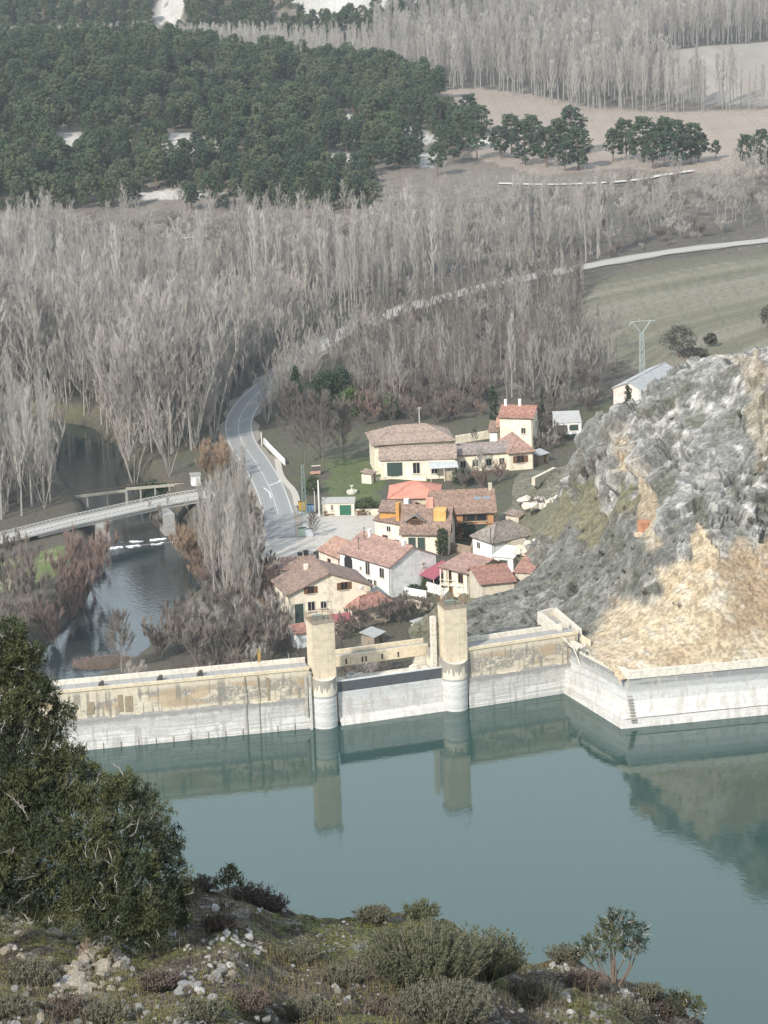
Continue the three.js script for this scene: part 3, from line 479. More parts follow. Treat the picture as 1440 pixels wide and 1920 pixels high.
// retaining wall running on to the right
{
  const pF = [[0.4, -6], [0, 0], [-0.05, 1.4], [-0.15, 3.6], [-1.3, 3.7], [-1.55, 6.9], [-1.35, 6.9], [-1.35, 8.1], [-2.1, 8.1], [-2.1, 4]];
  const pG = [[0.4, -6], [0, 0], [-0.45, 1.4], [-1.9, 3.5], [-2.1, 4.9], [-2.3, 6.9], [-2.1, 6.9], [-2.1, 8.1], [-2.8, 8.1], [-2.8, 4]];
  const w = thing('retaining_wall', 'stepped concrete retaining wall with cream coping below the ochre rock face', 'wall'), d = [plan.G[0] - plan.F[0], plan.G[1] - plan.F[1]], F0 = [plan.F[0] - d[0] * 0.12, plan.F[1] - d[1] * 0.12];
  sweep([F0, plan.G, plan.H, plan.H2], [pF, pG, pG, pG], 0, 6).mesh('wall', footMat, w);
  sweep([F0, plan.G, plan.H, plan.H2], [pF, pG, pG, pG], 6, 9).mesh('coping', std([0.68, 0.63, 0.54], 0.93, { map: concTex }), w);
  const L = Math.hypot(22.4, 4.1), u = [22.4 / L, -4.1 / L], n = [4.1 / L * -1 * -1, 1]; // along the wall
  const q = (s, out, y) => V(plan.G[0] + u[0] * s + 0.18 * out * -1, y, plan.G[1] + u[1] * s + out);
  const seam = new GB(); for (let s = 0.6; s < 60; s += 2.2) seam.bar(q(s, -0.40 + 0.02, 1.38 + (hash2(s * 10, 1) - 0.5) * 0.1), q(s + 2.2, -0.38, 1.38 + (hash2(s * 10 + 22, 1) - 0.5) * 0.1), 0.045, 0.045, 4); seam.mesh('joint_line', std([0.2, 0.17, 0.14], 0.95), w);
  for (let k = 0; k < 9; k++) { const y = 0.9 + k * 0.42, out = y < 1.4 ? -0.3 : -0.45 - (y - 1.4) * 0.69, p = q(1.5 - k * 0.1 + 0.4, out + 0.12, y); new GB().box(p.x, p.y, p.z, 0.75, 0.16, 0.5, 0.18).mesh('step', std([0.34, 0.31, 0.27], 0.95, { map: concTex }), w); }
  // flight of pipes over the corner
  const st = new GB(), a = at(1040, 1190, 9.0), b = at(1076, 1216, 7.6), c2 = at(1090, 1250, 5); st.tube([a, at(1056, 1196, 8.9), b, c2], [0.1, 0.1, 0.1, 0.1], 6); st.mesh('pipe', concPale, w);
  // channel that runs back along the hill from the crest's end
  const ch = thing('flood_channel', 'narrow open concrete channel running back from the dam end along the rocks', 'channel');
  const p0 = at(1088, 1180, 9.6), p1 = at(1040, 1139, 9.6), p2 = at(1010, 1147, 9.6), p3 = at(1052, 1178, 9.6);
  const wallTo = (s, e, h, th, name) => { const m = s.clone().add(e).multiplyScalar(0.5), L = s.distanceTo(e), yw = Math.atan2(-(e.z - s.z), e.x - s.x); new GB().box(m.x, 9.6 - h / 2, m.z, L, h, th, yw).mesh(name, concPale, ch); };
  wallTo(p0, p1, 4.5, 0.55, 'side_wall'); wallTo(p2, p3, 4.5, 0.5, 'side_wall'); wallTo(p1, p2, 4.6, 0.45, 'end_wall');
  const fl = new GB().quad(p3.clone().setY(8.4), p0.clone().setY(8.4), p1.clone().setY(8.4), p2.clone().setY(8.4)); fl.mesh('channel_floor', concGrey, ch);
  // small raft moored at the foot
  const rp = at(1266, 1352, 0), raft = thing('metal_raft', 'small dark metal raft with white bar moored at the foot of the right wall', 'raft', [rp.x, 0, rp.z], 0.5);
  new GB().box(0, 0.12, 0, 1.9, 0.3, 1.0).mesh('float', std([0.06, 0.06, 0.06], 0.7), raft); new GB().box(0.3, 0.75, -0.3, 1.3, 0.18, 0.9).mesh('deck', std([0.2, 0.2, 0.19], 0.8), raft); new GB().bar(V(-0.9, 0.2, 0.3), V(-0.1, 1.2, -0.3), 0.1, 0.1, 5).mesh('bar', std([0.7, 0.68, 0.62]), raft);
}
// ---------------------------------------------------------------- the village
const tileTex = tex(512, 512, (u, v) => { // courses of curved clay tiles, each its own tone
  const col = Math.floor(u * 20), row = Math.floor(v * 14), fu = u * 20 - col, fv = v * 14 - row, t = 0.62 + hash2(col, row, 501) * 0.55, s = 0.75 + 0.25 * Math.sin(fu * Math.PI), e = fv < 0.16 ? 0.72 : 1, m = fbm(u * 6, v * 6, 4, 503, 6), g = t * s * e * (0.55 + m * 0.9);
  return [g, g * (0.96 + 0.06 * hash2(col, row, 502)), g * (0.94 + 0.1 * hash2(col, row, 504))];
}, [4.4, 4.2]);
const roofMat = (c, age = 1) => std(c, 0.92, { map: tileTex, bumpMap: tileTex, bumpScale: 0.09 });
const wallTex = tex(512, 512, (u, v) => { const a = fbm(u * 8, v * 8, 5, 511, 8), b = fbm(u * 3, v * 9, 4, 513, 0), g = clamp(0.93 + (a - 0.5) * 0.5 + (b - 0.5) * 0.45 - sst(0.6, 0.75, fbm(u * 16, v * 2.5, 3, 515)) * 0.18, 0, 1); return [g, g * 0.985, g * 0.96]; }, 7);
const wallMat = c => std(c, 0.93, { map: wallTex });
const MW = { white: wallMat([0.84, 0.85, 0.86]), cream: wallMat([0.84, 0.76, 0.62]), pink: wallMat([0.82, 0.68, 0.58]), stone: wallMat([0.62, 0.56, 0.46]), wood: std([0.20, 0.105, 0.05], 0.8, { map: wallTex }), orange: wallMat([0.62, 0.33, 0.10]) };
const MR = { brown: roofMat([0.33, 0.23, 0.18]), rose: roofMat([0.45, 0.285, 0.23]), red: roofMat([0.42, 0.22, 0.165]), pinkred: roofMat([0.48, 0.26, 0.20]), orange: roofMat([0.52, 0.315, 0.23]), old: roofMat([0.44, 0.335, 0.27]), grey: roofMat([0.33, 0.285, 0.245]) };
const gutterMat = std([0.11, 0.085, 0.07], 0.7);
const glass = std([0.02, 0.022, 0.025], 0.18), frameBrown = std([0.16, 0.075, 0.035], 0.7), framePale = std([0.6, 0.56, 0.48], 0.8), greenDoor = std([0.02, 0.12, 0.07], 0.6), darkDoor = std([0.035, 0.06, 0.05], 0.7);
function slab(b, top, th) { const n = top.length, lo = top.map(p => p.clone().setY(p.y - th)); if (n === 4) { b.quad(...top); b.quad(lo[3], lo[2], lo[1], lo[0]); } else { const w = top[0].distanceTo(top[1]), m = top[0].clone().lerp(top[1], 0.5), h = m.distanceTo(top[2]); b.tri(...top, [0, 0], [w, 0], [w / 2, h]); b.tri(lo[2], lo[1], lo[0]); } for (let i = 0; i < n; i++) b.quad(lo[i], lo[(i + 1) % n], top[(i + 1) % n], top[i]); return b; }
// a house: L, R = survey points of the front eave at height he; the front runs along local x, the house stretches back along -z
function house(o) {
  const a = at(o.L[0], o.L[1], o.he), b = at(o.R[0], o.R[1], o.he), w = Math.hypot(b.x - a.x, b.z - a.z), yaw = Math.atan2(-(b.z - a.z), b.x - a.x), d = o.d, H = o.he - o.base, rise = o.rise ?? 2, ov = o.ov ?? 0.35;
  const t = o.into || thing(o.name || 'house', o.label, o.cat || 'house', [a.x, o.base, a.z], yaw, o.group);
  const Lp = (x, y, z) => V(x, y, z), g = new GB(), q = (x, y, z) => V(x, y, z);
  const ridgeZ = o.ridge ?? 0.5, r = o.roof || 'gableX';
  // walls
  const f0 = q(0, -2, 0), f1 = q(w, -2, 0), f2 = q(w, H, 0), f3 = q(0, H, 0), b0 = q(0, -2, -d), b1 = q(w, -2, -d), b2 = q(w, H, -d), b3 = q(0, H, -d);
  g.quad(f0, f1, f2, f3).quad(f1, b1, b2, f2).quad(b1, b0, b3, b2).quad(b0, f0, f3, b3);
  if (r === 'gableX') { const p = H + rise; g.tri(f2, b2, q(w, p, -d * ridgeZ), [0, H], [d, H], [d / 2, p]); g.tri(b3, f3, q(0, p, -d * ridgeZ), [0, H], [d, H], [d / 2, p]); }
  if (r === 'gableZ') { const k = o.peak ?? 0.5; g.tri(f3, f2, q(w * k, H + rise, 0), [0, H], [w, H], [w / 2, H + rise]); g.tri(b2, b3, q(w * k, H + rise, -d), [0, H], [w, H], [w / 2, H + rise]); }
  if (r === 'shed') { g.tri(f2, b2, q(w, H + rise, -d)); g.tri(b3, f3, q(0, H + rise, -d)); g.quad(b2, b3, q(0, H + rise, -d), q(w, H + rise, -d)); }
  g.mesh('wall', o.wall || MW.cream, t);
  // roof
  const th = 0.2, up = 0.16, rm = o.tile || MR.brown, caps = new GB(), cap = (p, s) => caps.bar(p, s, 0.16, 0.16, 6);
  const rf = new GB();
  if (r === 'gableX') {
    const z = -d * ridgeZ, sF = rise / (d * ridgeZ), sB = rise / (d * (1 - ridgeZ)), y = H + rise + up;
    slab(rf, [q(-ov, H + up - ov * sF, ov), q(w + ov, H + up - ov * sF, ov), q(w + ov, y, z), q(-ov, y, z)], th); slab(rf, [q(w + ov, H + up - ov * sB, -d - ov), q(-ov, H + up - ov * sB, -d - ov), q(-ov, y, z), q(w + ov, y, z)], th);
    cap(q(-ov, y, z), q(w + ov, y, z));
  } else if (r === 'gableZ') {
    const x = w * (o.peak ?? 0.5), sL = rise / x, sR = rise / (w - x), y = H + rise + up;
    slab(rf, [q(-ov, H + up - ov * sL, -d - ov), q(-ov, H + up - ov * sL, ov), q(x, y, ov), q(x, y, -d - ov)], th); slab(rf, [q(w + ov, H + up - ov * sR, ov), q(w + ov, H + up - ov * sR, -d - ov), q(x, y, -d - ov), q(x, y, ov)], th);
    cap(q(x, y, ov), q(x, y, -d - ov));
  } else if (r === 'hip') {
    const m = Math.min(w, d) / 2, y = H + rise + up, s = rise / m, e = H + up - ov * s, x0 = w > d ? m : w / 2, x1 = w > d ? w - m : w / 2, z0 = w > d ? -d / 2 : -m, z1 = w > d ? -d / 2 : -d + m;
    const A = q(-ov, e, ov), B = q(w + ov, e, ov), C = q(w + ov, e, -d - ov), D = q(-ov, e, -d - ov), R0 = q(x0, y, z0), R1 = q(x1, y, z1);
    if (w > d) { slab(rf, [A, B, R1, R0], th); slab(rf, [C, D, R0, R1], th); slab(rf, [B, C, R1], th); slab(rf, [D, A, R0], th); cap(A, R0); cap(B, R1); cap(C, R1); cap(D, R0); cap(R0, R1); }
    else { slab(rf, [B, C, R1, R0], th); slab(rf, [D, A, R0, R1], th); slab(rf, [A, B, R0], th); slab(rf, [C, D, R1], th); cap(A, R0); cap(B, R0); cap(C, R1); cap(D, R1); cap(R0, R1); }
  } else if (r === 'shed') { const s = rise / d; slab(rf, [q(-ov, H + up - ov * s, ov), q(w + ov, H + up - ov * s, ov), q(w + ov, H + rise + up, -d), q(-ov, H + rise + up, -d)], th); }
  const roof = rf.mesh('roof', rm, t); if (caps.p.length) caps.mesh('ridge_cap', o.capMat || rm, roof);
  if ((r === 'gableX' || r === 'hip') && w > 5) { const sl = r === 'hip' ? rise / (Math.min(w, d) / 2) : rise / (d * ridgeZ), gy = H + up - ov * sl - 0.12; new GB().bar(q(-ov, gy, ov + 0.06), q(w + ov, gy, ov + 0.06), 0.08, 0.08, 5).mesh('gutter', gutterMat, t); new GB().bar(q(w - 0.15, -0.5, 0.08), q(w - 0.15, gy, 0.1), 0.06, 0.06, 5).mesh('downpipe', gutterMat, t); }
  // openings: [face, u, y, width, height, kind]
  for (const [face, u, y, ww, hh, kind] of o.win || []) opening(t, face, u, y, ww, hh, kind, w, d, H);
  for (const [x, z, h, s, m] of o.chim || []) { const c = new GB(), yb = H; c.box(x * w, yb + h / 2 + 0.2, -z * d, s, h + 0.6, s); const cm = c.mesh('chimney', m || MW.cream, roof); }
  t.userData.size = undefined; delete t.userData.size;
  return Object.assign(t, {}), { t, w, d, H, yaw };
}
function opening(t, face, u, y, ww, hh, kind, w, d, H) {
  const L = face === 'f' || face === 'b' ? w : d, turn = { f: 0, r: Math.PI / 2, b: Math.PI, l: -Math.PI / 2 }[face], pos = { f: [u * w, 0], r: [w, -u * d], b: [w - u * w, -d], l: [0, -d + u * d] }[face];
  const m = new THREE.Matrix4().makeRotationY(turn).setPosition(pos[0], H + y, pos[1]);
  const mk = (b, name, mat, parent) => { const gg = b.geo(); gg.applyMatrix4(m); return put(name, gg, mat, parent); };
  const door = kind === 'door' || kind === 'dark' || kind === 'green' || kind === 'garage';
  const fr = new GB(), f = 0.12, fm = kind === 'shut' || kind === 'brown' ? frameBrown : framePale;
  if (kind === 'round' || kind === 'arch') {
    const sh = new THREE.Shape(); if (kind === 'round') sh.absarc(0, 0, ww / 2, 0, 6.2832); else { sh.moveTo(-ww / 2, -hh / 2); sh.lineTo(ww / 2, -hh / 2); sh.lineTo(ww / 2, hh / 2 - ww / 2); sh.absarc(0, hh / 2 - ww / 2, ww / 2, 0, Math.PI); sh.lineTo(-ww / 2, -hh / 2); }
    const o2 = new THREE.ExtrudeGeometry(sh, { depth: 0.05, bevelEnabled: false, curveSegments: 14 }); o2.applyMatrix4(m); const win = put('window', o2, kind === 'arch' ? blackish : frameBrown, t);
    const g2 = new THREE.ShapeGeometry(sh, 14); g2.scale(0.86, 0.86, 1); g2.translate(0, 0, 0.056); g2.applyMatrix4(m); put('pane', g2, glass, win); return;
  }
  for (const [x, yy, a, b] of [[0, hh / 2 + f / 2, ww + 2 * f, f], [0, -hh / 2 - f / 2, ww + 2 * f, f], [-ww / 2 - f / 2, 0, f, hh], [ww / 2 + f / 2, 0, f, hh]]) fr.box(x, yy, 0.035, a, b, 0.09);
  if (!door) { fr.box(0, 0, 0.03, 0.07, hh, 0.05); }
  const p = mk(fr, door ? 'door' : 'window', fm, t);
  mk(new GB().box(0, 0, 0.012, ww, hh, 0.03), door ? 'door_leaf' : 'pane', kind === 'green' ? greenDoor : kind === 'dark' ? darkDoor : kind === 'door' ? frameBrown : glass, p);
  if (!door) mk(new GB().box(0, -hh / 2 - f - 0.04, 0.09, ww + 0.5, 0.08, 0.2), 'sill', framePale, p);
  if (kind === 'shut') for (const s of [-1, 1]) mk(new GB().box(s * (ww * 0.75 + 0.12), 0, 0.06, ww / 2, hh + 0.1, 0.06), 'shutter', frameBrown, p);
}
const B = -6;
// cream gabled house nearest the dam
house({ name: 'gabled_house', label: 'cream gable-fronted house with brown shutters and round window behind the left tower', L: [541, 1115], R: [694, 1096], he: 0.6, base: -8, d: 9.5, roof: 'gableZ', rise: 3.0, peak: 0.5, wall: MW.cream, tile: MR.brown, ov: 0.5,
  win: [['f', 0.27, 0.35, 1.1, 1.1, 'shut'], ['f', 0.485, 0.75, 1.0, 1.0, 'round'], ['f', 0.68, 0.35, 1.2, 1.2, 'shut'], ['f', 0.27, -2.6, 1.2, 1.6, 'win'], ['f', 0.12, -3.8, 1.6, 3.8, 'dark'], ['f', 0.42, -2.6, 1.0, 1.2, 'win'], ['l', 0.3, -2, 1, 1.2, 'win'], ['l', 0.7, -2, 1, 1.2, 'win']], chim: [[0.35, 0.7, 2.6, 0.7]] });
house({ name: 'shed', label: 'little white annex with red roof at the foot of the cream gabled house', cat: 'shed', L: [556, 1188], R: [578, 1184], he: -3.2, base: -6.8, d: 2.5, roof: 'shed', rise: 0.8, wall: MW.white, tile: MR.red });
house({ name: 'low_house', label: 'low house with pinkish roof between the gabled house and the plaza', L: [528, 1068], R: [592, 1064], he: -1.6, base: B, d: 6, roof: 'gableX', rise: 1.2, wall: MW.cream, tile: MR.brown });
house({ name: 'outbuilding', label: 'pink-walled outbuilding with red tiled roof below the white house', cat: 'outbuilding', L: [672, 1142], R: [731, 1126], he: -2.4, base: -6.6, d: 2.9, roof: 'hip', rise: 1.5, wall: MW.pink, tile: MR.pinkred, win: [['f', 0.6, -1.6, 0.8, 0.9, 'win']] });
// white house
house({ name: 'white_house', label: 'large white house with rose tiled roof and dark arched opening', L: [637, 1035], R: [731, 1063], he: 0, base: B, d: 11, roof: 'gableX', rise: 2.6, wall: MW.white, tile: MR.rose, ov: 0.3,
  win: [['f', 0.17, -1.4, 2.3, 2.6, 'arch'], ['f', 0.56, -1.5, 1.1, 2.4, 'win'], ['f', 0.84, -1.6, 1.2, 1.8, 'win'], ['f', 0.42, -1.9, 0.5, 0.6, 'win'], ['f', 0.7, -3.9, 0.7, 1.0, 'win'], ['f', 0.6, -4.3, 1.2, 1.6, 'win'], ['r', 0.72, -1.2, 0.4, 0.6, 'win']], chim: [[0.2, 0.45, 3.4, 0.5, MW.white], [0.85, 0.48, 3.0, 0.7, MW.white]] });
house({ name: 'annex', label: 'small annex with orange tiled roof at the plaza end of the white house', cat: 'annex', L: [598, 1030], R: [636, 1046], he: -1.8, base: B, d: 7.5, roof: 'gableX', rise: 1.7, wall: MW.pink, tile: MR.orange, win: [['f', 0.5, -1.6, 0.9, 1, 'brown']] });
{ // magenta awning
  const a = at(783, 1076, -2.9), b = at(813, 1087, -2.9), c = at(841, 1064, -1.9), d = at(831, 1050, -1.0), t = thing('awning', 'magenta canvas awning over the terrace beside the white house', 'awning', [a.x, -6, a.z]), o = V(a.x, -6, a.z), l = p => p.clone().sub(o), g = new GB();
  slab(g, [l(a), l(b), l(c), l(d)], 0.1); g.mesh('canopy', std([0.32, 0.09, 0.12], 0.8), t);
  for (const p of [a, b, c]) new GB().bar(l(p).setY(-0.5), l(p), 0.07, 0.07, 6).mesh('post', framePale, t);
  new GB().box(l(c).x - 1.5, 1.2, l(c).z - 1, 3, 2.4, 1.5, 0.7).mesh('bar_counter', std([0.05, 0.05, 0.06]), t);
}
{ const a = at(628, 1172, -4.2), t = thing('canopy', 'narrow pink-red canopy roof below the outbuilding, right of the left tower', 'canopy', [a.x, -7, a.z], 0.35), g = new GB(); slab(g, [V(0, 3.0, 0), V(3.6, 3.0, 0), V(3.6, 4.0, -2.4), V(0, 4.0, -2.4)], 0.1); g.mesh('sheet', std([0.33, 0.10, 0.12], 0.7), t); for (const x of [0.2, 3.4]) new GB().bar(V(x, -0.5, -0.1), V(x, 2.8, -0.1), 0.06, 0.06, 5).mesh('post', framePale, t); }
{ const a = at(640, 1152, -4.5), t = thing('lean_to', 'pale grey corrugated lean-to roof between the cream house and the outbuilding', 'lean-to', [a.x, -7, a.z], 0.4), g = new GB(); slab(g, [V(-1.8, 2.7, 0.4), V(3.2, 2.7, 0.4), V(3.2, 3.5, -3), V(-1.8, 3.5, -3)], 0.1); g.mesh('sheet', std([0.42, 0.44, 0.44], 0.7, { map: concTex }), t); new GB().box(0.7, 1.2, -1.4, 4.4, 2.8, 2.6).mesh('wall', MW.cream, t); }
// house on the slope with balcony
house({ name: 'balcony_house', label: 'cream house with rose roof and corner balcony just above the right tower', L: [830, 1062], R: [878, 1074], he: 0.4, base: -6, d: 8.5, roof: 'gableX', rise: 1.1, ridge: 0.7, wall: MW.cream, tile: MR.rose, ov: 0.6, win: [['f', 0.25, -1.5, 1.0, 2.1, 'brown'], ['f', 0.7, -1.4, 1.0, 1.5, 'brown'], ['f', 0.3, -4.3, 1.1, 2.0, 'door'], ['r', 0.5, -1.6, 0.9, 1.2, 'win'], ['r', 0.25, -3.2, 1.0, 1.6, 'win']] });
{ const a = at(834, 1092, -2.6), t = thing('balcony', 'pale balcony with posts on the front of the house above the right tower', 'balcony', [a.x, -6, a.z], -0.45), g = new GB(); g.box(1.2, 3.3, 0.6, 3.4, 0.2, 1.4).mesh('floor', framePale, t); for (const x of [-0.3, 1.2, 2.7]) new GB().bar(V(x, -0.6, 1.1), V(x, 6.2, 1.1), 0.13, 0.13, 6).mesh('post', MW.cream, t); new GB().box(1.2, 4.3, 1.25, 3.4, 0.12, 0.1).mesh('rail', framePale, t); }
house({ name: 'low_barn', label: 'low building with brick-red roof at the foot of the rocky slope', cat: 'barn', L: [903, 1096], R: [966, 1090], he: 1.2, base: -3, d: 9, roof: 'gableX', rise: 1.0, ridge: 0.8, wall: MW.stone, tile: MR.red });
house({ name: 'low_barn', label: 'smaller red-roofed shed higher up beside the rocky slope', cat: 'barn', L: [966, 1072], R: [996, 1074], he: 1.8, base: -2, d: 8, roof: 'gableX', rise: 0.9, ridge: 0.8, wall: MW.stone, tile: MR.pinkred });
house({ name: 'stone_cottage', label: 'white cottage with weathered grey-brown hipped roof below the grassy shelf', cat: 'cottage', L: [886, 1004], R: [924, 1017], he: -0.8, base: -5, d: 9.5, roof: 'hip', rise: 2.4, wall: MW.white, tile: MR.grey, win: [['f', 0.3, -1.5, 0.9, 1.1, 'win'], ['r', 0.4, -1.4, 0.9, 1.0, 'win']] });
house({ name: 'terrace_block', label: 'flat white terrace block with dark opening right of the weathered cottage', cat: 'terrace', L: [926, 1042], R: [962, 1046], he: -0.8, base: -4, d: 6, roof: 'shed', rise: 0.3, wall: MW.white, tile: std([0.75, 0.74, 0.72], 0.9, { map: concTex }), win: [['f', 0.5, -1.2, 1.6, 1.2, 'dark']] });
// cluster round the dormer house
const dor = house({ name: 'dormer_house', label: 'cream house under a steep brown roof with wooden dormer and orange dormer', L: [753, 998], R: [840, 999], he: -1.6, base: B, d: 9, roof: 'gableX', rise: 4.0, wall: MW.cream, tile: MR.brown, ov: 0.5, win: [['f', 0.22, -2.4, 1.4, 2.8, 'dark'], ['f', 0.42, -2.4, 1.4, 2.8, 'dark'], ['f', 0.64, -2.2, 1.0, 1.0, 'round'], ['f', 0.86, -2.2, 1.1, 1.4, 'win'], ['r', 0.5, -0.4, 1, 1.2, 'brown']], chim: [[0.55, 0.52, 5.0, 1.4, wallMat([0.66, 0.34, 0.27])]] });
{ const { t, w, H } = dor; // dormers on the front slope
  new GB().box(w * 0.28, H + 1.55, -2.6, 2.6, 1.5, 2.8).mesh('dormer', MW.wood, t); const g = new GB(); slab(g, [V(w * 0.28 - 1.9, H + 1.9, -0.9), V(w * 0.28 - 1.9, H + 1.9, -4.6), V(w * 0.28, H + 3.1, -4.6), V(w * 0.28, H + 3.1, -0.9)].reverse(), 0.15); slab(g, [V(w * 0.28, H + 3.1, -0.9), V(w * 0.28, H + 3.1, -4.6), V(w * 0.28 + 1.9, H + 1.9, -4.6), V(w * 0.28 + 1.9, H + 1.9, -0.9)].reverse(), 0.15); g.mesh('dormer_roof', MR.grey, t);
  new GB().box(w * 0.28, H + 1.6, -1.17, 1.9, 1.1, 0.06).mesh('pane', std([0.07, 0.035, 0.02], 0.6), t);
  new GB().box(w * 0.80, H + 2.75, -3.0, 2.3, 2.3, 2.4).mesh('dormer', wallMat([0.80, 0.47, 0.17]), t);
}
house({ name: 'cream_house', label: 'cream house with orange chimney stack left of the dormer house', L: [703, 974], R: [754, 983], he: -0.9, base: B, d: 7, roof: 'gableX', rise: 1.4, wall: MW.cream, tile: MR.brown, win: [['f', 0.5, -1.4, 0.9, 1.0, 'win'], ['f', 0.36, -3.6, 1.1, 1.5, 'brown'], ['f', 0.8, -3.9, 1.0, 1.3, 'win'], ['l', 0.5, -2.2, 1.0, 2.4, 'dark']], chim: [[0.78, 0.12, 3.4, 0.75, MW.orange]] });
house({ name: 'orange_wing', label: 'orange-walled upper wing behind the orange chimney stack', cat: 'house', L: [712, 958], R: [770, 960], he: 0.9, base: B, d: 6, roof: 'gableX', rise: 1.1, wall: MW.orange, tile: MR.brown, chim: [[0.8, 0.3, 1.6, 0.9, MW.white]] });
house({ name: 'timber_house', label: 'brown timber-framed house with long tan roof and two skylights', L: [812, 963], R: [927, 958], he: -0.6, base: -5.5, d: 10, roof: 'gableX', rise: 3.0, wall: wallMat([0.50, 0.27, 0.13]), tile: roofMat([0.36, 0.24, 0.18]), ov: 0.5, win: [['f', 0.68, -1.1, 4.6, 1.3, 'brown'], ['f', 0.68, -3.6, 4.4, 2.2, 'dark'], ['f', 0.2, -2.2, 1.2, 1.6, 'brown'], ['r', 0.5, -1, 2.2, 1.6, 'brown']], chim: [[0.97, 0.5, 3.8, 0.7, MW.stone]] });
{ const t = scene.getObjectByName('timber_house'); for (const u of [8.2, 9.9]) { const g = new GB(); slab(g, [V(u, 4.9 + 0.16 + 1.55, -2.6), V(u + 1.3, 4.9 + 0.16 + 1.55, -2.6), V(u + 1.3, 4.9 + 2.36, -4.1), V(u, 4.9 + 2.36, -4.1)].map(p => p.setY(p.y + 0.12)), 0.1); g.mesh('skylight', std([0.22, 0.27, 0.30], 0.3), t); } for (let k = 0; k < 7; k++) new GB().bar(V(0.3 + k * 2.0, 0, 0.06), V(0.3 + k * 2.0, 4.8, 0.06), 0.1, 0.1, 4).mesh('timber', MW.wood, t); for (const y of [2.4, 4.7]) new GB().bar(V(0, y, 0.07), V(13, y, 0.07), 0.1, 0.1, 4).mesh('timber', MW.wood, t); }
house({ name: 'red_roof_house', label: 'house with faded coral hipped roof behind the orange wing', L: [730, 934], R: [822, 932], he: 0.2, base: B, d: 9, roof: 'hip', rise: 2.0, wall: MW.stone, tile: std([0.60, 0.26, 0.19], 0.85, { map: wallTex }), ov: 0.4 });
// the big hipped house and its wings
house({ name: 'manor_house', label: 'large house with broad weathered hipped roof beside the lawn', L: [702, 832], R: [847, 823], he: 0.8, base: B, d: 10, roof: 'hip', rise: 2.3, wall: MW.cream, tile: MR.old, ov: 0.7, win: [['l', 0.5, -2.2, 1.1, 1.4, 'win'], ['l', 0.8, -4.6, 1.1, 1.4, 'win']] });
house({ name: 'porch_wing', label: 'front wing of the large hipped house with dark porch and long tiled lean-to roof', cat: 'house', L: [713, 862], R: [853, 858], he: -1.6, base: -6.4, d: 4.6, roof: 'shed', rise: 1.7, wall: MW.cream, tile: MR.old, ov: 0.4, win: [['f', 0.19, -2.2, 3.2, 3.0, 'dark'], ['f', 0.48, -2.0, 1.4, 2.3, 'win'], ['f', 0.72, -2.4, 1.2, 1.8, 'win'], ['l', 0.5, -1.6, 0.8, 0.9, 'win']] });
{ const a = at(806, 876, -2.8), t = thing('porch_awning', 'grey sheet-metal porch roof on the front of the porch wing', 'awning', [a.x, -6.4, a.z], 0.09), g = new GB(); slab(g, [V(0, 3.3, 0), V(6, 3.3, 0), V(6, 4.2, -3), V(0, 4.2, -3)], 0.1); g.mesh('sheet', std([0.52, 0.54, 0.54], 0.6, { map: concTex }), t); for (const x of [0.2, 3, 5.8]) new GB().bar(V(x, -0.4, -0.1), V(x, 3.3, -0.1), 0.08, 0.08, 5).mesh('post', framePale, t); new GB().box(4.2, 1.1, -0.8, 2.4, 2.4, 0.5).mesh('cabinet', std([0.45, 0.38, 0.28], 0.9), t); }
house({ name: 'long_house', label: 'long low cream house with greyed tile roof right of the large hipped house', L: [858, 853], R: [955, 847], he: -2.2, base: -6.2, d: 7, roof: 'gableX', rise: 1.3, wall: MW.cream, tile: roofMat([0.36, 0.30, 0.27]), ov: 0.35, win: [['f', 0.1, -2.2, 1.1, 1.5, 'win'], ['f', 0.34, -2.0, 1.2, 1.4, 'win'], ['f', 0.6, -2.0, 1.1, 1.4, 'win'], ['f', 0.85, -2, 1.1, 1.4, 'win']] });
house({ name: 'corner_house', label: 'cream house with reddish hipped roof at the right end of the long low house', L: [955, 848], R: [1000, 844], he: -2.0, base: -6.2, d: 9.5, roof: 'hip', rise: 2.4, wall: MW.cream, tile: MR.rose, ov: 0.4, win: [['f', 0.45, -1.7, 1.5, 1.4, 'shut'], ['r', 0.4, -1.7, 1.0, 1.2, 'win']] });
house({ name: 'tall_house', label: 'tall white house with red roof standing highest at the back of the village', L: [937, 781], R: [998, 783], he: 1.2, base: -6, d: 6.5, roof: 'gableX', rise: 1.7, wall: MW.cream, tile: MR.red, ov: 0.4, win: [['r', 0.5, -2, 0.8, 1.1, 'win'], ['f', 0.72, -3.0, 0.9, 1.2, 'win']], chim: [[0.08, 0.5, 2.6, 0.55, MW.white], [0.52, 0.5, 2.8, 0.55, MW.white]] });
house({ name: 'tall_house_wing', label: 'white wing with patched curved red roof in front of the tall red-roofed house', cat: 'house', L: [933, 800], R: [984, 799], he: -1.4, base: -6, d: 4, roof: 'gableX', rise: 1.3, wall: MW.cream, tile: MR.orange, ov: 0.3, win: [['f', 0.85, -1.7, 1.0, 1.4, 'arch']] });
house({ name: 'stair_block', label: 'narrow white block with small brown roof left of the tall red-roofed house', cat: 'house', L: [918, 809], R: [932, 809], he: -2.2, base: -6, d: 4, roof: 'shed', rise: 1.4, wall: MW.white, tile: MR.brown });
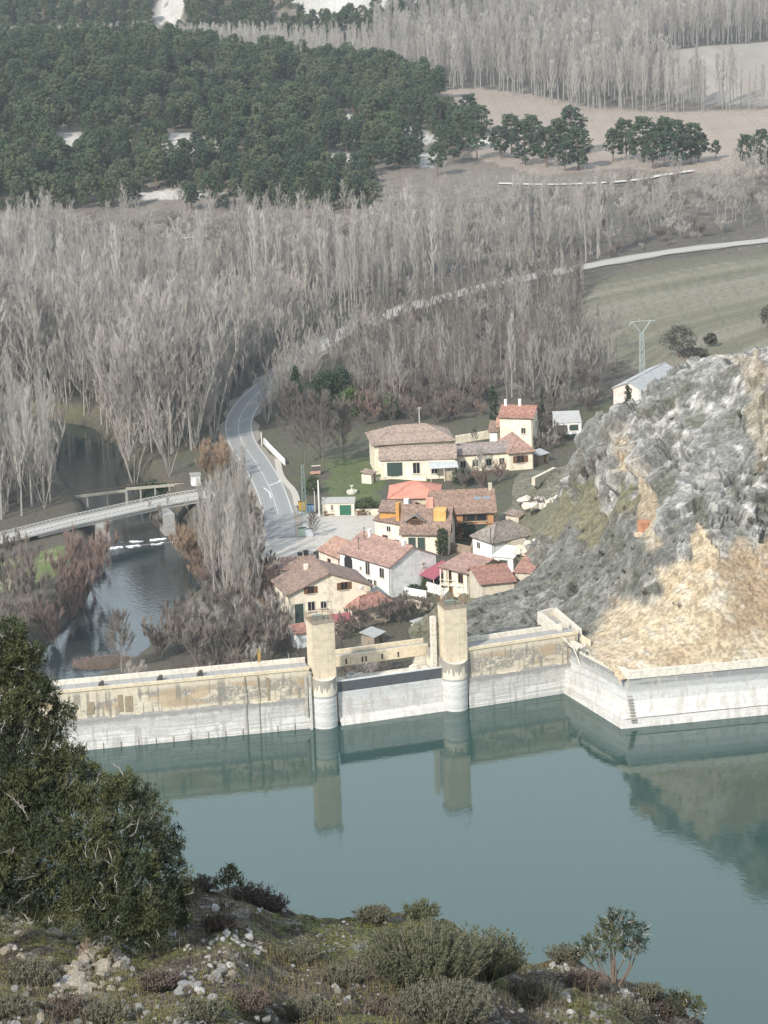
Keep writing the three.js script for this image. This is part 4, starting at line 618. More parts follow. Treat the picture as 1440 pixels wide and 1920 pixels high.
house({ name: 'roofless_barn', label: 'small pale ruined building with two dark openings at the end of the rock hill', cat: 'barn', L: [1041, 794], R: [1090, 792], he: -2.4, base: -6, d: 6, roof: 'shed', rise: 1.2, wall: MW.white, tile: std([0.44, 0.43, 0.41], 0.9, { map: concTex }), ov: 0.1, win: [['f', 0.28, -1.1, 2, 1.3, 'dark'], ['f', 0.72, -1.1, 1.8, 1.3, 'dark'], ['f', 0.5, -3.2, 4, 1.2, 'dark']] });
const barn = house({ name: 'long_barn', label: 'long barn with grey sheet roof and ivy on its white gable above the rock hill', cat: 'barn', L: [1150, 727], R: [1201, 731], he: 3.4, base: -4.5, d: 21, roof: 'gableZ', rise: 1.5, peak: 0.58, wall: wallMat([0.72, 0.63, 0.58]), tile: std([0.42, 0.42, 0.41], 0.8, { map: concTex }), ov: 0.3, win: [['r', 0.55, -1.2, 1.6, 0.9, 'dark'], ['r', 0.75, -1.2, 1.6, 0.9, 'dark'], ['r', 0.92, -1.2, 1.6, 0.9, 'dark'], ['l', 0.5, -1.4, 1.5, 1, 'dark']] });
// garden walls
function gardenWall(px, h0, h1, th, label, mat, name = 'garden_wall') { const p = px.map(([x, y]) => at(x, y, h0)), t = thing(name, label, 'wall', [p[0].x, h0, p[0].z]); for (let i = 0; i + 1 < p.length; i++) { const m = p[i].clone().lerp(p[i + 1], 0.5).sub(V(p[0].x, h0, p[0].z)); new GB().box(m.x, (h1 - h0) / 2 - 0.3, m.z, p[i].distanceTo(p[i + 1]) + 0.02 * i, h1 - h0 + 0.6, th - i * 0.004, Math.atan2(-(p[i + 1].z - p[i].z), p[i + 1].x - p[i].x)).mesh('wall_section', mat, t); } return t; }
gardenWall([[800, 1108], [824, 1116], [838, 1130]], -6, -4.2, 0.4, 'white garden wall stepping down towards the right tower', MW.white);
gardenWall([[742, 1112], [800, 1122]], -6, -4.6, 0.35, 'white garden wall below the gable of the white house', MW.white);
gardenWall([[628, 1196], [700, 1182], [812, 1170]], -8, -6.4, 0.5, 'low stone wall between the scrub and the footbridge', MW.stone);
gardenWall([[664, 966], [712, 966]], B, -4.7, 0.5, 'rough stone garden wall behind the plaza, right of the green door', MW.stone);
gardenWall([[855, 832], [930, 820]], B, -4.2, 0.35, 'cream wall behind the long low house enclosing a strip of grass', MW.cream);
gardenWall([[495, 832], [512, 850], [534, 872]], B, -4.7, 0.3, 'white roadside wall above the curve of the road', MW.white);
gardenWall([[1000, 905], [1040, 885]], -3, -2, 0.8, 'tumbled pale stone wall running up the grass beside the corner house', MW.stone);
house({ name: 'gate_lodge', label: 'pale lodge wall with wide green door and bench facing the plaza', cat: 'lodge', L: [604, 944], R: [664, 943], he: -3.3, base: B, d: 2.4, roof: 'shed', rise: 0.5, wall: wallMat([0.72, 0.68, 0.58]), tile: std([0.40, 0.39, 0.36], 0.9, { map: concTex }), ov: 0.15, win: [['f', 0.72, -1.45, 2.3, 2.1, 'green'], ['f', 0.3, -0.9, 0.4, 1.0, 'win']] });
function bench(px, py, label) { const p = at(px, py, B + 0.05), t = thing('bench', label, 'bench', [p.x, B + 0.05, p.z], 0.1); new GB().box(0, 0.45, 0, 2.0, 0.08, 0.45).mesh('seat', frameBrown, t); new GB().box(0, 0.85, -0.2, 2.0, 0.35, 0.06).mesh('backrest', frameBrown, t); for (const x of [-0.8, 0.8]) new GB().box(x, 0.21, 0, 0.1, 0.42, 0.4).mesh('leg', std([0.06, 0.06, 0.06]), t); }
bench(617, 968, 'dark bench against the lodge wall left of the green door'); bench(678, 967, 'dark bench in front of the rough stone wall right of the green door');
function pole(px, py, h, r, label, mat, arms) { const p = at(px, py, B), t = thing('utility_pole', label, 'pole', [p.x, B, p.z]); new GB().bar(V(0, -0.5, 0), V(0, h, 0), r, r * 0.7, 8, true).mesh('shaft', mat, t); for (const [y, l] of arms) new GB().box(0, y, 0, l, 0.1, 0.1).mesh('crossarm', mat, t); }
pole(599, 969, 7.6, 0.2, 'thick white pole beside the lodge with the green door', std([0.74, 0.72, 0.66], 0.8), []);
pole(591, 962, 4.6, 0.12, 'short pale pole left of the thick white pole', std([0.5, 0.5, 0.42], 0.8), []);
pole(491, 836, 3.2, 0.12, 'short white post at the end of the roadside wall', std([0.74, 0.72, 0.68], 0.8), []);
pole(787, 808, 5.5, 0.14, 'grey pole rising behind the ridge of the large hipped house', std([0.55, 0.55, 0.52], 0.8), [[5.3, 0.9]]);
function lattice(name, label, base, h, w0, w1, arms, mat) {
  const t = thing(name, label, 'pylon', [base.x, base.y, base.z], 0.3), c = [[-1, -1], [1, -1], [1, 1], [-1, 1]], W = y => lerp(w0, w1, y / h) / 2, N = Math.round(h / 1.1);
  for (const [a, b] of c) new GB().bar(V(a * W(0), -1, b * W(0)), V(a * W(h), h, b * W(h)), 0.07, 0.05, 4).mesh('leg', mat, t);
  const br = new GB(); for (let k = 0; k < N; k++) { const y0 = k * h / N, y1 = (k + 1) * h / N; for (let i = 0; i < 4; i++) { const p = c[i], q = c[(i + 1) % 4], s = k % 2 ? p : q, e = k % 2 ? q : p; br.bar(V(s[0] * W(y0), y0, s[1] * W(y0)), V(e[0] * W(y1), y1, e[1] * W(y1)), 0.035, 0.035, 3); } } br.mesh('bracing', mat, t);
  for (const [pts, r] of arms) { const g = new GB(); g.tube(pts.map(p => V(...p)), pts.map(() => r), 4); g.mesh('crossarm', mat, t); }
}
const galv = std([0.46, 0.52, 0.52], 0.6, { metalness: 0.2 });
{ const top = atD(1203, 602, 590); lattice('lattice_pylon', 'tall grey-green lattice pylon with forked head in front of the long barn', V(top.x, -5, top.z), top.y + 5 - 2.6, 1.3, 0.7, [[[[0, 26.5, 0], [-2.2, 29.3, 0], [-3.0, 28.6, 0]], 0.1], [[[0, 26.5, 0], [2.2, 29.3, 0], [3.2, 29.0, 0]], 0.1], [[[-2.2, 29.3, 0], [2.2, 29.3, 0]], 0.07], [[[-0.6, 29.3, 0], [-0.6, 29.9, 0]], 0.06]].map(([p, r]) => [p.map(([x, y, z]) => [x, y - 29.3 + top.y + 5, z]), r]), galv); }
lattice('lattice_pole', 'slim green lattice pole beside the coloured bins at the plaza edge', at(571, 966, B), 10.5, 0.9, 0.4, [], std([0.20, 0.26, 0.24], 0.7));
function bin(px, py, w, h, d, mat, label, name = 'container') { const p = at(px, py, B + 0.06), t = thing(name, label, 'bin', [p.x, B + 0.06, p.z], 0.2); const g = new THREE.BoxGeometry(w, h, d, 1, 4, 1), a = g.attributes.position; for (let i = 0; i < a.count; i++) { const k = a.getY(i) / h + 0.5, s = 0.86 + 0.14 * k; a.setXYZ(i, a.getX(i) * s, a.getY(i) + h / 2 + 0.12, a.getZ(i) * s); } g.computeVertexNormals(); put('body', g, mat, t); const l = new THREE.CylinderGeometry(d * 0.52, d * 0.52, w * 1.04, 14, 1, false, 0, Math.PI); l.rotateZ(Math.PI / 2); l.rotateX(-Math.PI / 2); l.scale(1, 0.45, 1); l.translate(0, h + 0.12, 0); put('lid', l, mat, t); for (const x of [-1, 1]) { const c = new THREE.CylinderGeometry(0.12, 0.12, 0.1, 10); c.rotateZ(Math.PI / 2); c.translate(x * w * 0.35, 0.12, d * 0.3); put('wheel', c, blackish, t); } }
bin(567, 957, 1.5, 1.6, 1.2, std([0.48, 0.30, 0.04], 0.6), 'yellow recycling container at the foot of the slim lattice pole'); bin(582, 961, 1.5, 1.4, 1.2, std([0.16, 0.26, 0.38], 0.6), 'blue recycling container between the lattice pole and the thick white pole');
bin(567, 1006, 1.5, 1.5, 1.1, std([0.32, 0.42, 0.36], 0.6), 'pale green container beside the small tree in the plaza'); bin(580, 1006, 1.6, 1.3, 1.1, std([0.5, 0.54, 0.58], 0.6), 'pale grey container beside the small tree in the plaza');
bin(563, 1049, 0.9, 1.1, 0.8, std([0.03, 0.03, 0.03], 0.6), 'left black bin of the pair on the plaza beside the annex'); bin(574, 1045, 0.9, 1.1, 0.8, std([0.04, 0.04, 0.045], 0.6), 'right black bin of the pair on the plaza beside the annex'); bin(593, 1047, 0.9, 1.1, 0.8, std([0.05, 0.05, 0.055], 0.6), 'black bin standing against the wall of the orange-roofed annex');
{ const p = at(593, 890, B), t = thing('notice_board', 'white notice board with brown panel at the edge of the lawn', 'sign', [p.x, B, p.z], 0.15); for (const x of [-0.7, 0.7]) new GB().bar(V(x, -0.3, 0), V(x, 1.9, 0), 0.06, 0.06, 5).mesh('post', framePale, t); new GB().box(0, 1.35, 0.02, 1.6, 1.0, 0.08).mesh('panel', std([0.10, 0.08, 0.08], 0.7), t); new GB().box(0, 1.95, 0.02, 1.9, 0.16, 0.3).mesh('canopy', framePale, t); new GB().box(-0.2, 0.5, 0.1, 2.2, 0.5, 0.4).mesh('planter', std([0.48, 0.28, 0.2]), t); }
{ const p = at(660, 925, B), t = thing('fountain', 'round white stone fountain on the lawn', 'fountain', [p.x, B, p.z]); const g = new THREE.LatheGeometry([[0, 0.4], [0.9, 0.4], [1.0, 0.62], [1.12, 0.62], [1.12, 0], [0.7, -0.3]].map(([x, y]) => new THREE.Vector2(x, y)), 20); put('basin', g, framePale, t); const g2 = new THREE.LatheGeometry([[0.28, 0.4], [0.16, 0.9], [0.14, 1.4], [0.42, 1.6], [0.38, 1.7], [0, 1.66]].map(([x, y]) => new THREE.Vector2(x, y)), 14); put('column', g2, framePale, t); }
{ const p = at(641, 1099, 1.8); }
// ---------------------------------------------------------------- roads, plaza markings
function ribbon(pts, w, y, u0 = 0) { const c = new THREE.CatmullRomCurve3(pts.map(p => V(p.x, 0, p.z)), false, 'centripetal'), n = Math.ceil(c.getLength() / 2), b = new GB(); let pa, pb; for (let i = 0; i <= n; i++) { const t = i / n, p = c.getPointAt(t), d = c.getTangentAt(t), s = V(d.z, 0, -d.x).normalize(), ww = typeof w === 'function' ? w(t) : w, a = p.clone().addScaledVector(s, -ww / 2).setY(y), e = p.clone().addScaledVector(s, ww / 2).setY(y); if (i) b.quad(pa, a, e, pb); pa = a; pb = e; } return b; }
function offset(pts, o) { const c = new THREE.CatmullRomCurve3(pts.map(p => V(p.x, 0, p.z)), false, 'centripetal'), n = 60, r = []; for (let i = 0; i <= n; i++) { const p = c.getPointAt(i / n), d = c.getTangentAt(i / n); r.push(p.addScaledVector(V(d.z, 0, -d.x).normalize(), o)); } return r; }
const asphTex = tex(512, 512, (u, v) => { const a = fbm(u * 6, v * 6, 5, 19, 6), b = fbm(u * 60, v * 60, 2, 23, 60), p = sst(0.5, 0.56, fbm(u * 5, v * 5, 2, 29, 5)), g = 0.62 + a * 0.4 + b * 0.2 + p * 0.14; return [g, g, g * 0.985]; }, 11);
const asphalt = std([0.285, 0.285, 0.275], 0.95, { map: asphTex }), gravel = std([0.40, 0.38, 0.35], 0.95, { map: asphTex }), paint = std([0.62, 0.62, 0.60], 0.8, { map: asphTex });
structure(ribbon(roadPts.slice(0, 10), t => 8.6 + 1.4 * Math.sin(t * 41) + 0.9 * Math.sin(t * 97), -5.83).mesh('verge', std([0.30, 0.265, 0.215], 0.95, { map: soilTex })));
structure(ribbon(roadPts.slice(8), t => 8.2 + 1.2 * Math.sin(t * 61) + 0.8 * Math.sin(t * 143), -5.77).mesh('verge', std([0.26, 0.23, 0.185], 0.95, { map: soilTex })));
structure(ribbon(roadPts.slice(0, 10), 6.2, -5.80).mesh('road', asphalt));
structure(ribbon(roadPts.slice(8), 6.4, -5.72).mesh('gravel_road', gravel));
const near = roadPts.slice(1, 9);
for (const o of [-2.9, 2.9, 0]) structure(ribbon(offset(near, o), o ? 0.16 : 0.12, -5.79).mesh('road_marking', paint));
structure(ribbon(P([[505, 912], [523, 905], [528, 898]]), 0.5, -5.785).mesh('road_marking', paint)); structure(ribbon(P([[494, 916], [505, 925], [508, 936]]), 0.35, -5.785).mesh('road_marking', paint));
structure(ribbon(P([[520, 862], [528, 895], [552, 925], [558, 950]]), 1.4, -5.77).mesh('verge', std([0.48, 0.44, 0.38], 0.95, { map: asphTex })));
structure(ribbon(P([[300, 452], [350, 448], [395, 444]]), 3, -5.6).mesh('track', gravel)); structure(ribbon(P([[935, 346], [1040, 348], [1180, 341], [1240, 331], [1300, 322]]), 3.4, -5.5).mesh('track', std([0.56, 0.52, 0.46], 0.95)));
{ // worn asphalt apron of the plaza and sandy patches
  const poly = P([[492, 976], [500, 955], [512, 945], [540, 940], [556, 948], [560, 962], [580, 970], [572, 982], [545, 990], [515, 992], [495, 988]]), sh = new THREE.Shape(poly.map(p => new THREE.Vector2(p.x, -p.z))), g = new THREE.ShapeGeometry(sh); g.rotateX(-Math.PI / 2); g.translate(0, -5.84, 0); structure(put('asphalt_apron', g, asphalt));
  const poly2 = P([[476, 1062], [486, 985], [520, 955], [600, 966], [716, 966], [724, 1010], [660, 1030], [600, 1046], [520, 1068]]), sh2 = new THREE.Shape(poly2.map(p => new THREE.Vector2(p.x, -p.z))), g2 = new THREE.ShapeGeometry(sh2); g2.rotateX(-Math.PI / 2); g2.translate(0, -5.87, 0); structure(put('plaza', g2, std([0.50, 0.465, 0.41], 0.95, { map: concTex })));
}
// ---------------------------------------------------------------- bridge over the river
{
  const pts = P([[-120, 1040], [0, 1013], [140, 978], [190, 967], [300, 943], [405, 925]], -4.8), t = thing('road_bridge', 'pale concrete road bridge with openwork parapets across the river', 'bridge');
  const seg = []; for (let i = 0; i + 1 < pts.length; i++) seg.push([pts[i], pts[i + 1]]);
  ribbon(pts, 4.6, -4.8).mesh('deck', std([0.46, 0.445, 0.42], 0.9, { map: concTex }), t);
  const c = new THREE.CatmullRomCurve3(pts.map(p => V(p.x, 0, p.z)), false, 'centripetal'), L = c.getLength(), rail = [new GB(), new GB()], post = [], N = Math.round(L / 1.0), par = std([0.50, 0.485, 0.455], 0.9, { map: concTex });
  for (let i = 0; i < N; i++) { const p = c.getPointAt(i / N), q = c.getPointAt((i + 1) / N), d = q.clone().sub(p).normalize(), s = V(-d.z, 0, d.x); for (const k of [0, 1]) { const o = s.clone().multiplyScalar(k ? 2.35 : -2.35), a = p.clone().add(o), b = q.clone().add(o); rail[k].bar(a.clone().setY(-3.95), b.clone().setY(-3.95), 0.09, 0.09, 4); rail[k].bar(a.clone().setY(-4.75), b.clone().setY(-4.75), 0.2, 0.2, 4); const g = new GB(); g.bar(a.clone().setY(-4.8), b.clone().setY(-4.0), 0.045, 0.045, 4); g.bar(a.clone().setY(-4.0), b.clone().setY(-4.8), 0.045, 0.045, 4); g.bar(a.clone().setY(-4.8), a.clone().setY(-3.95), 0.08, 0.08, 4); g.mesh('parapet_panel', par, t); } }
  for (const k of [0, 1]) rail[k].mesh('parapet_rail', par, t);
  for (const o of [-1.9, 1.9]) { const gd = new GB(), off = offset(pts, o); for (let i = 20; i < 60; i++) { const a = off[i], b = off[i + 1]; gd.bar(V(a.x, -5.25, a.z), V(b.x, -5.25, b.z), 0.45, 0.45, 4); } gd.mesh('girder', par, t); }
  for (const [px, py] of [[190, 980], [312, 956]]) { const p = at(px, py, -5.2); new GB().box(p.x, -8.6, p.z, 2.2, 6, 4.8, 0.3).mesh('abutment', concGrey, t); }
  for (const [a, b, y, l] of [[[88, 938], [238, 920], -7.2, 'rusty beam footway over the pool behind the road bridge'], [[236, 917], [345, 908], -6.2, 'second pale beam footway leading to the little kiosk']]) { const p = at(...a, y), q = at(...b, y), w = thing('beam_footway', l, 'footway'); new GB().bar(p, q, 0.35, 0.35, 4, true).mesh('beam', std([0.40, 0.37, 0.30], 0.9, { map: concTex }), w); for (let k = 0; k < 5; k++) { const m = p.clone().lerp(q, k / 4); new GB().bar(m.clone().setY(-11), m, 0.2, 0.2, 5).mesh('pier', concGrey, w); } new GB().bar(p.clone().setY(y + 0.9), q.clone().setY(y + 0.9), 0.05, 0.05, 4).mesh('handrail', rust, w); }
  const kp = at(367, 908, B), k = thing('kiosk', 'small white block kiosk with flat grey roof by the bridge', 'kiosk', [kp.x, B, kp.z], 0.15); new GB().box(0, 0.95, 0, 1.9, 2.3, 1.8).mesh('wall', MW.white, k); new GB().box(0, 2.2, 0, 2.3, 0.25, 2.2).mesh('roof_slab', concGrey, k); new GB().box(0.3, 0.9, 0.92, 0.7, 1.7, 0.06).mesh('door', std([0.45, 0.45, 0.43], 0.7), k);
  // weir with broken white water
  const w0 = at(186, 1030, -10), w1 = at(332, 1016, -10), wr = thing('weir', 'low weir with a line of white water below the road bridge', 'weir'); new GB().bar(w0.clone().setY(-10.2), w1.clone().setY(-10.2), 0.4, 0.4, 6).mesh('sill', std([0.12, 0.12, 0.11], 0.8), wr);
  const r = rng(77), foam = new GB(); for (let i = 0; i < 240; i++) { const tt = r(), m = w0.clone().lerp(w1, tt); if (vn(tt * 9, 3, 5) < 0.3) continue; const s = 0.08 + r() * 0.22; foam.box(m.x + (r() - 0.5) * 0.6, -9.97 + r() * 0.12, m.z + r() * 1.1 - 0.2 - (tt > 0.25 && r() < 0.6 ? 3.2 : 0), s * 3.2, s * 0.6, s, r() * 0.6 - 0.2); }
  const fm = foam.mesh('foam', std([0.8, 0.82, 0.84], 0.9), wr); fm.userData.kind = 'stuff';
}

// small things about the village
function junk(name, label, cat, px, py, h, build) { const p = at(px, py, h), t = thing(name, label, cat, [p.x, h, p.z], (px * 0.13) % 1.2); build(t); return t; }
const plank = std([0.30, 0.25, 0.19], 0.95, { map: concTex }), tin = std([0.40, 0.40, 0.385], 0.7, { map: concTex });
function hut(label, px, py, h, w, d, ht, roofM, wallM) { junk('garden_shed', label, 'shed', px, py, h, t => { new GB().box(0, ht / 2 - 0.3, 0, w, ht + 0.6, d).mesh('wall', wallM, t); const g = new GB(); slab(g, [V(-w / 2 - 0.2, ht + 0.15, d / 2 + 0.25), V(w / 2 + 0.2, ht + 0.15, d / 2 + 0.25), V(w / 2 + 0.2, ht + 0.7, -d / 2 - 0.2), V(-w / 2 - 0.2, ht + 0.7, -d / 2 - 0.2)], 0.12); g.mesh('roof', roofM, t); new GB().box(w * 0.15, 0.95, d / 2 + 0.02, 0.85, 1.8, 0.05).mesh('door', frameBrown, t); }); }
hut('grey tin-roofed shed in the rough garden behind the footbridge', 700, 1212, -6.5, 3.4, 2.6, 2.2, tin, plank); hut('small pale shed beside the right guide pillar', 790, 1192, -6.2, 2.6, 2.2, 2.1, tin, MW.white); hut('brown shed behind the low barns at the foot of the rocks', 1005, 1062, 0.5, 3.2, 2.6, 2.0, MR.brown, plank); hut('shed with rose roof between the white house and the annex', 655, 1062, -6, 2.4, 2.4, 2.1, MR.rose, MW.cream);
hut('low outhouse behind the cream gabled house', 512, 1092, -6, 3, 2.6, 2.3, MR.brown, MW.stone); hut('stone outhouse on the grass right of the timber-framed house', 968, 985, -4, 3.2, 2.8, 2.1, MR.old, MW.stone); hut('tin shed at the right end of the long barn lane', 1012, 868, -6, 3, 2.4, 2.0, tin, plank); hut('small tool shed behind the lawn beside the large hipped house', 692, 905, -6, 2.6, 2.2, 2.0, MR.old, MW.cream);
junk('rubble_heap', 'heap of pale broken stone beside the low barns', 'rubble', 1015, 1030, 1, t => { const r = rng(61); for (let k = 0; k < 40; k++) { const g = new THREE.IcosahedronGeometry(0.35 + r() * 0.8, 0); g.scale(1 + r() * 0.6, 0.6 + r() * 0.4, 1); g.rotateY(r() * 6); g.translate((r() - 0.5) * 11, r() * 0.8, (r() - 0.5) * 6); put('stone', g, k % 3 ? MW.stone : concPale, t); } });
junk('rubble_heap', 'loose pale stones on the grass above the timber-framed house', 'rubble', 1025, 945, 1, t => { const r = rng(62); for (let k = 0; k < 26; k++) { const g = new THREE.IcosahedronGeometry(0.3 + r() * 0.8, 0); g.scale(1 + r() * 0.8, 0.6 + r() * 0.4, 1); g.rotateY(r() * 6); g.translate((r() - 0.5) * 9, r() * 0.5, (r() - 0.5) * 7); put('stone', g, k % 3 ? concPale : MW.stone, t); } });
gardenWall([[735, 1150], [770, 1142], [812, 1150]], -6.4, -4.6, 0.35, 'retaining wall of the terrace below the white house', MW.stone); gardenWall([[845, 1032], [884, 1040], [890, 1020]], B, -4.4, 0.35, 'brown yard wall between the dormer house and the weathered cottage', wallMat([0.34, 0.26, 0.2])); gardenWall([[496, 1062], [545, 1056]], B, -4.8, 0.35, 'low wall along the plaza behind the cream gabled house', MW.cream); gardenWall([[700, 905], [740, 900], [800, 903]], -6.2, -5.2, 0.4, 'low pale wall in front of the porch wing', MW.cream); gardenWall([[930, 1030], [985, 1022]], -2.5, -1.2, 0.5, 'grey terrace wall right of the weathered cottage', MW.stone);
junk('satellite_dish', 'white satellite dish on the cream gabled house facade', 'dish', 675, 1103, 0.4, t => { const g = new THREE.SphereGeometry(0.55, 14, 6, 0, 6.283, 0, 0.9); g.rotateX(1.2); g.translate(0, 0.3, 0.6); put('dish', g, framePale, t); new GB().bar(V(0, 0, -0.6), V(0, 0.2, 0.3), 0.05, 0.05, 5).mesh('arm', rust, t); });
for (const [px, py, h, l] of [[683, 1008, 2.4, 'dark stovepipe on the ridge of the white house'], [672, 1027, 1.2, 'thin dark pipe on the front slope of the white house roof'], [920, 1010, 0, 'thin grey aerial mast beside the weathered cottage']]) junk('roof_pipe', l, 'pipe', px, py, h, t => { new GB().bar(V(0, -1, 0), V(0, 1.8, 0), 0.07, 0.07, 6, true).mesh('shaft', std([0.06, 0.06, 0.06]), t); new GB().box(0, 1.85, 0, 0.26, 0.12, 0.26).mesh('cowl', std([0.08, 0.08, 0.08]), t); });
// ---------------------------------------------------------------- plants
function spike(b, a, d, len, r) { // a thin three-sided twig
  const e = a.clone().addScaledVector(d, len), u = V(d.y, d.z, d.x).cross(d).normalize(), w = d.clone().cross(u), q = k => a.clone().addScaledVector(u, Math.cos(k) * r).addScaledVector(w, Math.sin(k) * r);
  const p0 = q(0), p1 = q(2.094), p2 = q(4.189); b.tri(p0, p1, e); b.tri(p1, p2, e); b.tri(p2, p0, e); return e;
}
const dirOf = (az, inc) => V(Math.sin(inc) * Math.cos(az), Math.cos(inc), Math.sin(inc) * Math.sin(az));
function bareTree(seed, o) { // returns [wood, twigs]
  const r = rng(seed), wood = new GB(), tw = new GB(), H = o.H, stems = o.stems || 1;
  for (let s = 0; s < stems; s++) {
    const az0 = r() * 6.28, lean = stems > 1 ? (o.fan ?? 0.35) * (0.25 + r()) : (o.lean ?? 0.04) * r(), h = H * (stems > 1 ? 0.65 + r() * 0.35 : 1), sp = [], rad = [], n = 6;
    for (let i = 0; i <= n; i++) { const t = i / n; sp.push(V(Math.cos(az0) * Math.sin(lean) * h * t + (vn(t * 3, s, seed) - 0.5) * H * 0.03 * t * 2, h * t * Math.cos(lean * t) - (i ? 0 : 0.4), Math.sin(az0) * Math.sin(lean) * h * t + (vn(t * 3, s + 9, seed) - 0.5) * H * 0.03 * t * 2)); rad.push((o.r0 ?? H * 0.011) * (1 - t * 0.86) / Math.sqrt(stems * 0.6 + 0.4)); }
    wood.tube(sp, rad, stems > 2 ? 4 : 6);
    const P_ = t => { const k = clamp(t) * n, i = Math.min(n - 1, Math.floor(k)); return sp[i].clone().lerp(sp[i + 1], k - i); };
    const NL = Math.round(o.limbs / stems);
    for (let l = 0; l < NL; l++) {
      const t = lerp(o.base ?? 0.2, 0.97, Math.pow((l + r()) / NL, 0.9)), a = P_(t), az = l * 2.4 + r() * 1.2, inc = lerp(o.inc[0], o.inc[1], r()) * (1 - 0.25 * t), L = h * lerp(o.len[0], o.len[1], r()) * (o.shape ? o.shape(t) : 1 - 0.7 * t);
      const m = a.clone().addScaledVector(dirOf(az, inc), L * 0.5), e = m.clone().addScaledVector(dirOf(az + (r() - 0.5) * 0.5, inc * (o.up ?? 0.55)), L * 0.5), lr = clamp(L * 0.011, 0.02, 0.16);
      wood.bar(a, m, lr, lr * 0.65, 4); wood.bar(m, e, lr * 0.65, lr * 0.2, 3);
      const NS = o.sub ?? 5;
      for (let k = 0; k < NS; k++) {
        const f = 0.25 + 0.75 * (k + r()) / NS, q = f < 0.5 ? a.clone().lerp(m, f * 2) : m.clone().lerp(e, f * 2 - 1), d = dirOf(az + (r() - 0.5) * 2.4, inc * (0.35 + r() * 0.9)), sl = L * (0.18 + 0.25 * r()), se = q.clone().addScaledVector(d, sl);
        tw.bar(q, se, 0.022, 0.012, 3);
        for (let j = 0; j < o.twigs; j++) { const g = (j + r()) / o.twigs; spike(tw, q.clone().lerp(se, g), dirOf(az + (r() - 0.5) * 3.6, inc * (0.2 + r() * 1.2) + (o.droop ?? 0) * r()), o.twigLen * (0.5 + r() * 0.8), o.twigR ?? 0.022); }
      }
    }
  }
  return [wood.geo(), tw.geo()];
}
function leafBlob(b, r, c, rad, n, size, squash = 0.75) { // a clump of leaf-sized faces
  for (let i = 0; i < n; i++) {
    const d = dirOf(r() * 6.283, Math.acos(2 * r() - 1)), p = c.clone().add(V(d.x * rad, d.y * rad * squash, d.z * rad).multiplyScalar(0.45 + 0.6 * r())), s = size * (0.6 + r() * 0.8), u = dirOf(r() * 6.283, Math.acos(2 * r() - 1)), w = u.clone().cross(d).normalize().multiplyScalar(s * 0.6), u2 = w.clone().cross(d).normalize().multiplyScalar(s);
    b.tri(p.clone().sub(w), p.clone().add(w), p.clone().add(u2).addScaledVector(d, s * 0.35));
  }
}
function pineTree(seed, H, spread, n, per, leaf, low = 0.3) {
  const r = rng(seed), wood = new GB(), cr = new GB(), top = V((r() - 0.5) * H * 0.08, H * 0.93, (r() - 0.5) * H * 0.08), bend = V((r() - 0.5) * 0.6, H * 0.5, (r() - 0.5) * 0.6);
  wood.tube([V(0, -0.4, 0), bend, top], [H * 0.02, H * 0.014, 0.04], 6);
  for (let i = 0; i < n; i++) {
    const t = Math.pow((i + r()) / n, 0.8), y = lerp(low, 0.97, t) * H, w = spread * H * (t < 0.25 ? 0.6 + t * 1.6 : Math.sqrt(Math.max(0.04, 1 - ((t - 0.25) / 0.8) ** 2))), az = i * 2.4 + r(), rr = w * (0.35 + 0.65 * Math.sqrt(r())), c = V(Math.cos(az) * rr + top.x * t, y, Math.sin(az) * rr + top.z * t);
    wood.bar(V(top.x * t * 0.8, y - rr * 0.5, top.z * t * 0.8), c, 0.06, 0.02, 3); leafBlob(cr, r, c, H * 0.085 * (0.6 + r() * 0.75), per, leaf, 0.45 + r() * 0.25);
  }
  return [wood.geo(), cr.geo()];
}
const M = {
  poplarWood: std([0.31, 0.29, 0.26]), farWood: std([0.25, 0.24, 0.225]), poplarTwig: std([0.42, 0.39, 0.355]), poplarTwig2: std([0.34, 0.315, 0.285]), poplarTwig3: std([0.47, 0.44, 0.40]), broadWood: std([0.29, 0.265, 0.235]), broadTwig: std([0.36, 0.33, 0.295]), broadTwig2: std([0.29, 0.26, 0.235]), darkTwig: std([0.15, 0.128, 0.11]), willow: std([0.24, 0.17, 0.14]), russet: std([0.29, 0.205, 0.14]), scrub: std([0.20, 0.17, 0.145]),
  pineWood: std([0.16, 0.11, 0.08]), pine: [std([0.05, 0.078, 0.038]), std([0.075, 0.102, 0.046]), std([0.036, 0.06, 0.034]), std([0.09, 0.108, 0.058])], cypress: std([0.03, 0.055, 0.022]), shrub: std([0.055, 0.075, 0.028]), ivy: std([0.03, 0.045, 0.02]), bamboo: std([0.07, 0.11, 0.03]),
};
const poplarV = [0, 1, 2, 3, 4].map(i => bareTree(900 + i, { H: 22, limbs: 24, inc: [0.28, 0.5], len: [0.16, 0.30], base: 0.22, up: 0.35, sub: 5, twigs: 6, twigLen: 1.5, twigR: 0.026, shape: t => 1.05 - 0.75 * t }));
const broadV = [0, 1, 2, 3, 4].map(i => bareTree(930 + i, { H: 17, limbs: 17, inc: [0.5, 0.95], len: [0.3, 0.5], base: 0.16, up: 0.6, sub: 7, twigs: 6, twigLen: 1.3, twigR: 0.034, lean: 0.12 }));
const fanV = [0, 1, 2].map(i => bareTree(960 + i, { H: 17, stems: 5, fan: 0.38, limbs: 34, inc: [0.3, 0.6], len: [0.22, 0.36], base: 0.3, up: 0.5, sub: 6, twigs: 5, twigLen: 1.4, twigR: 0.038 }));
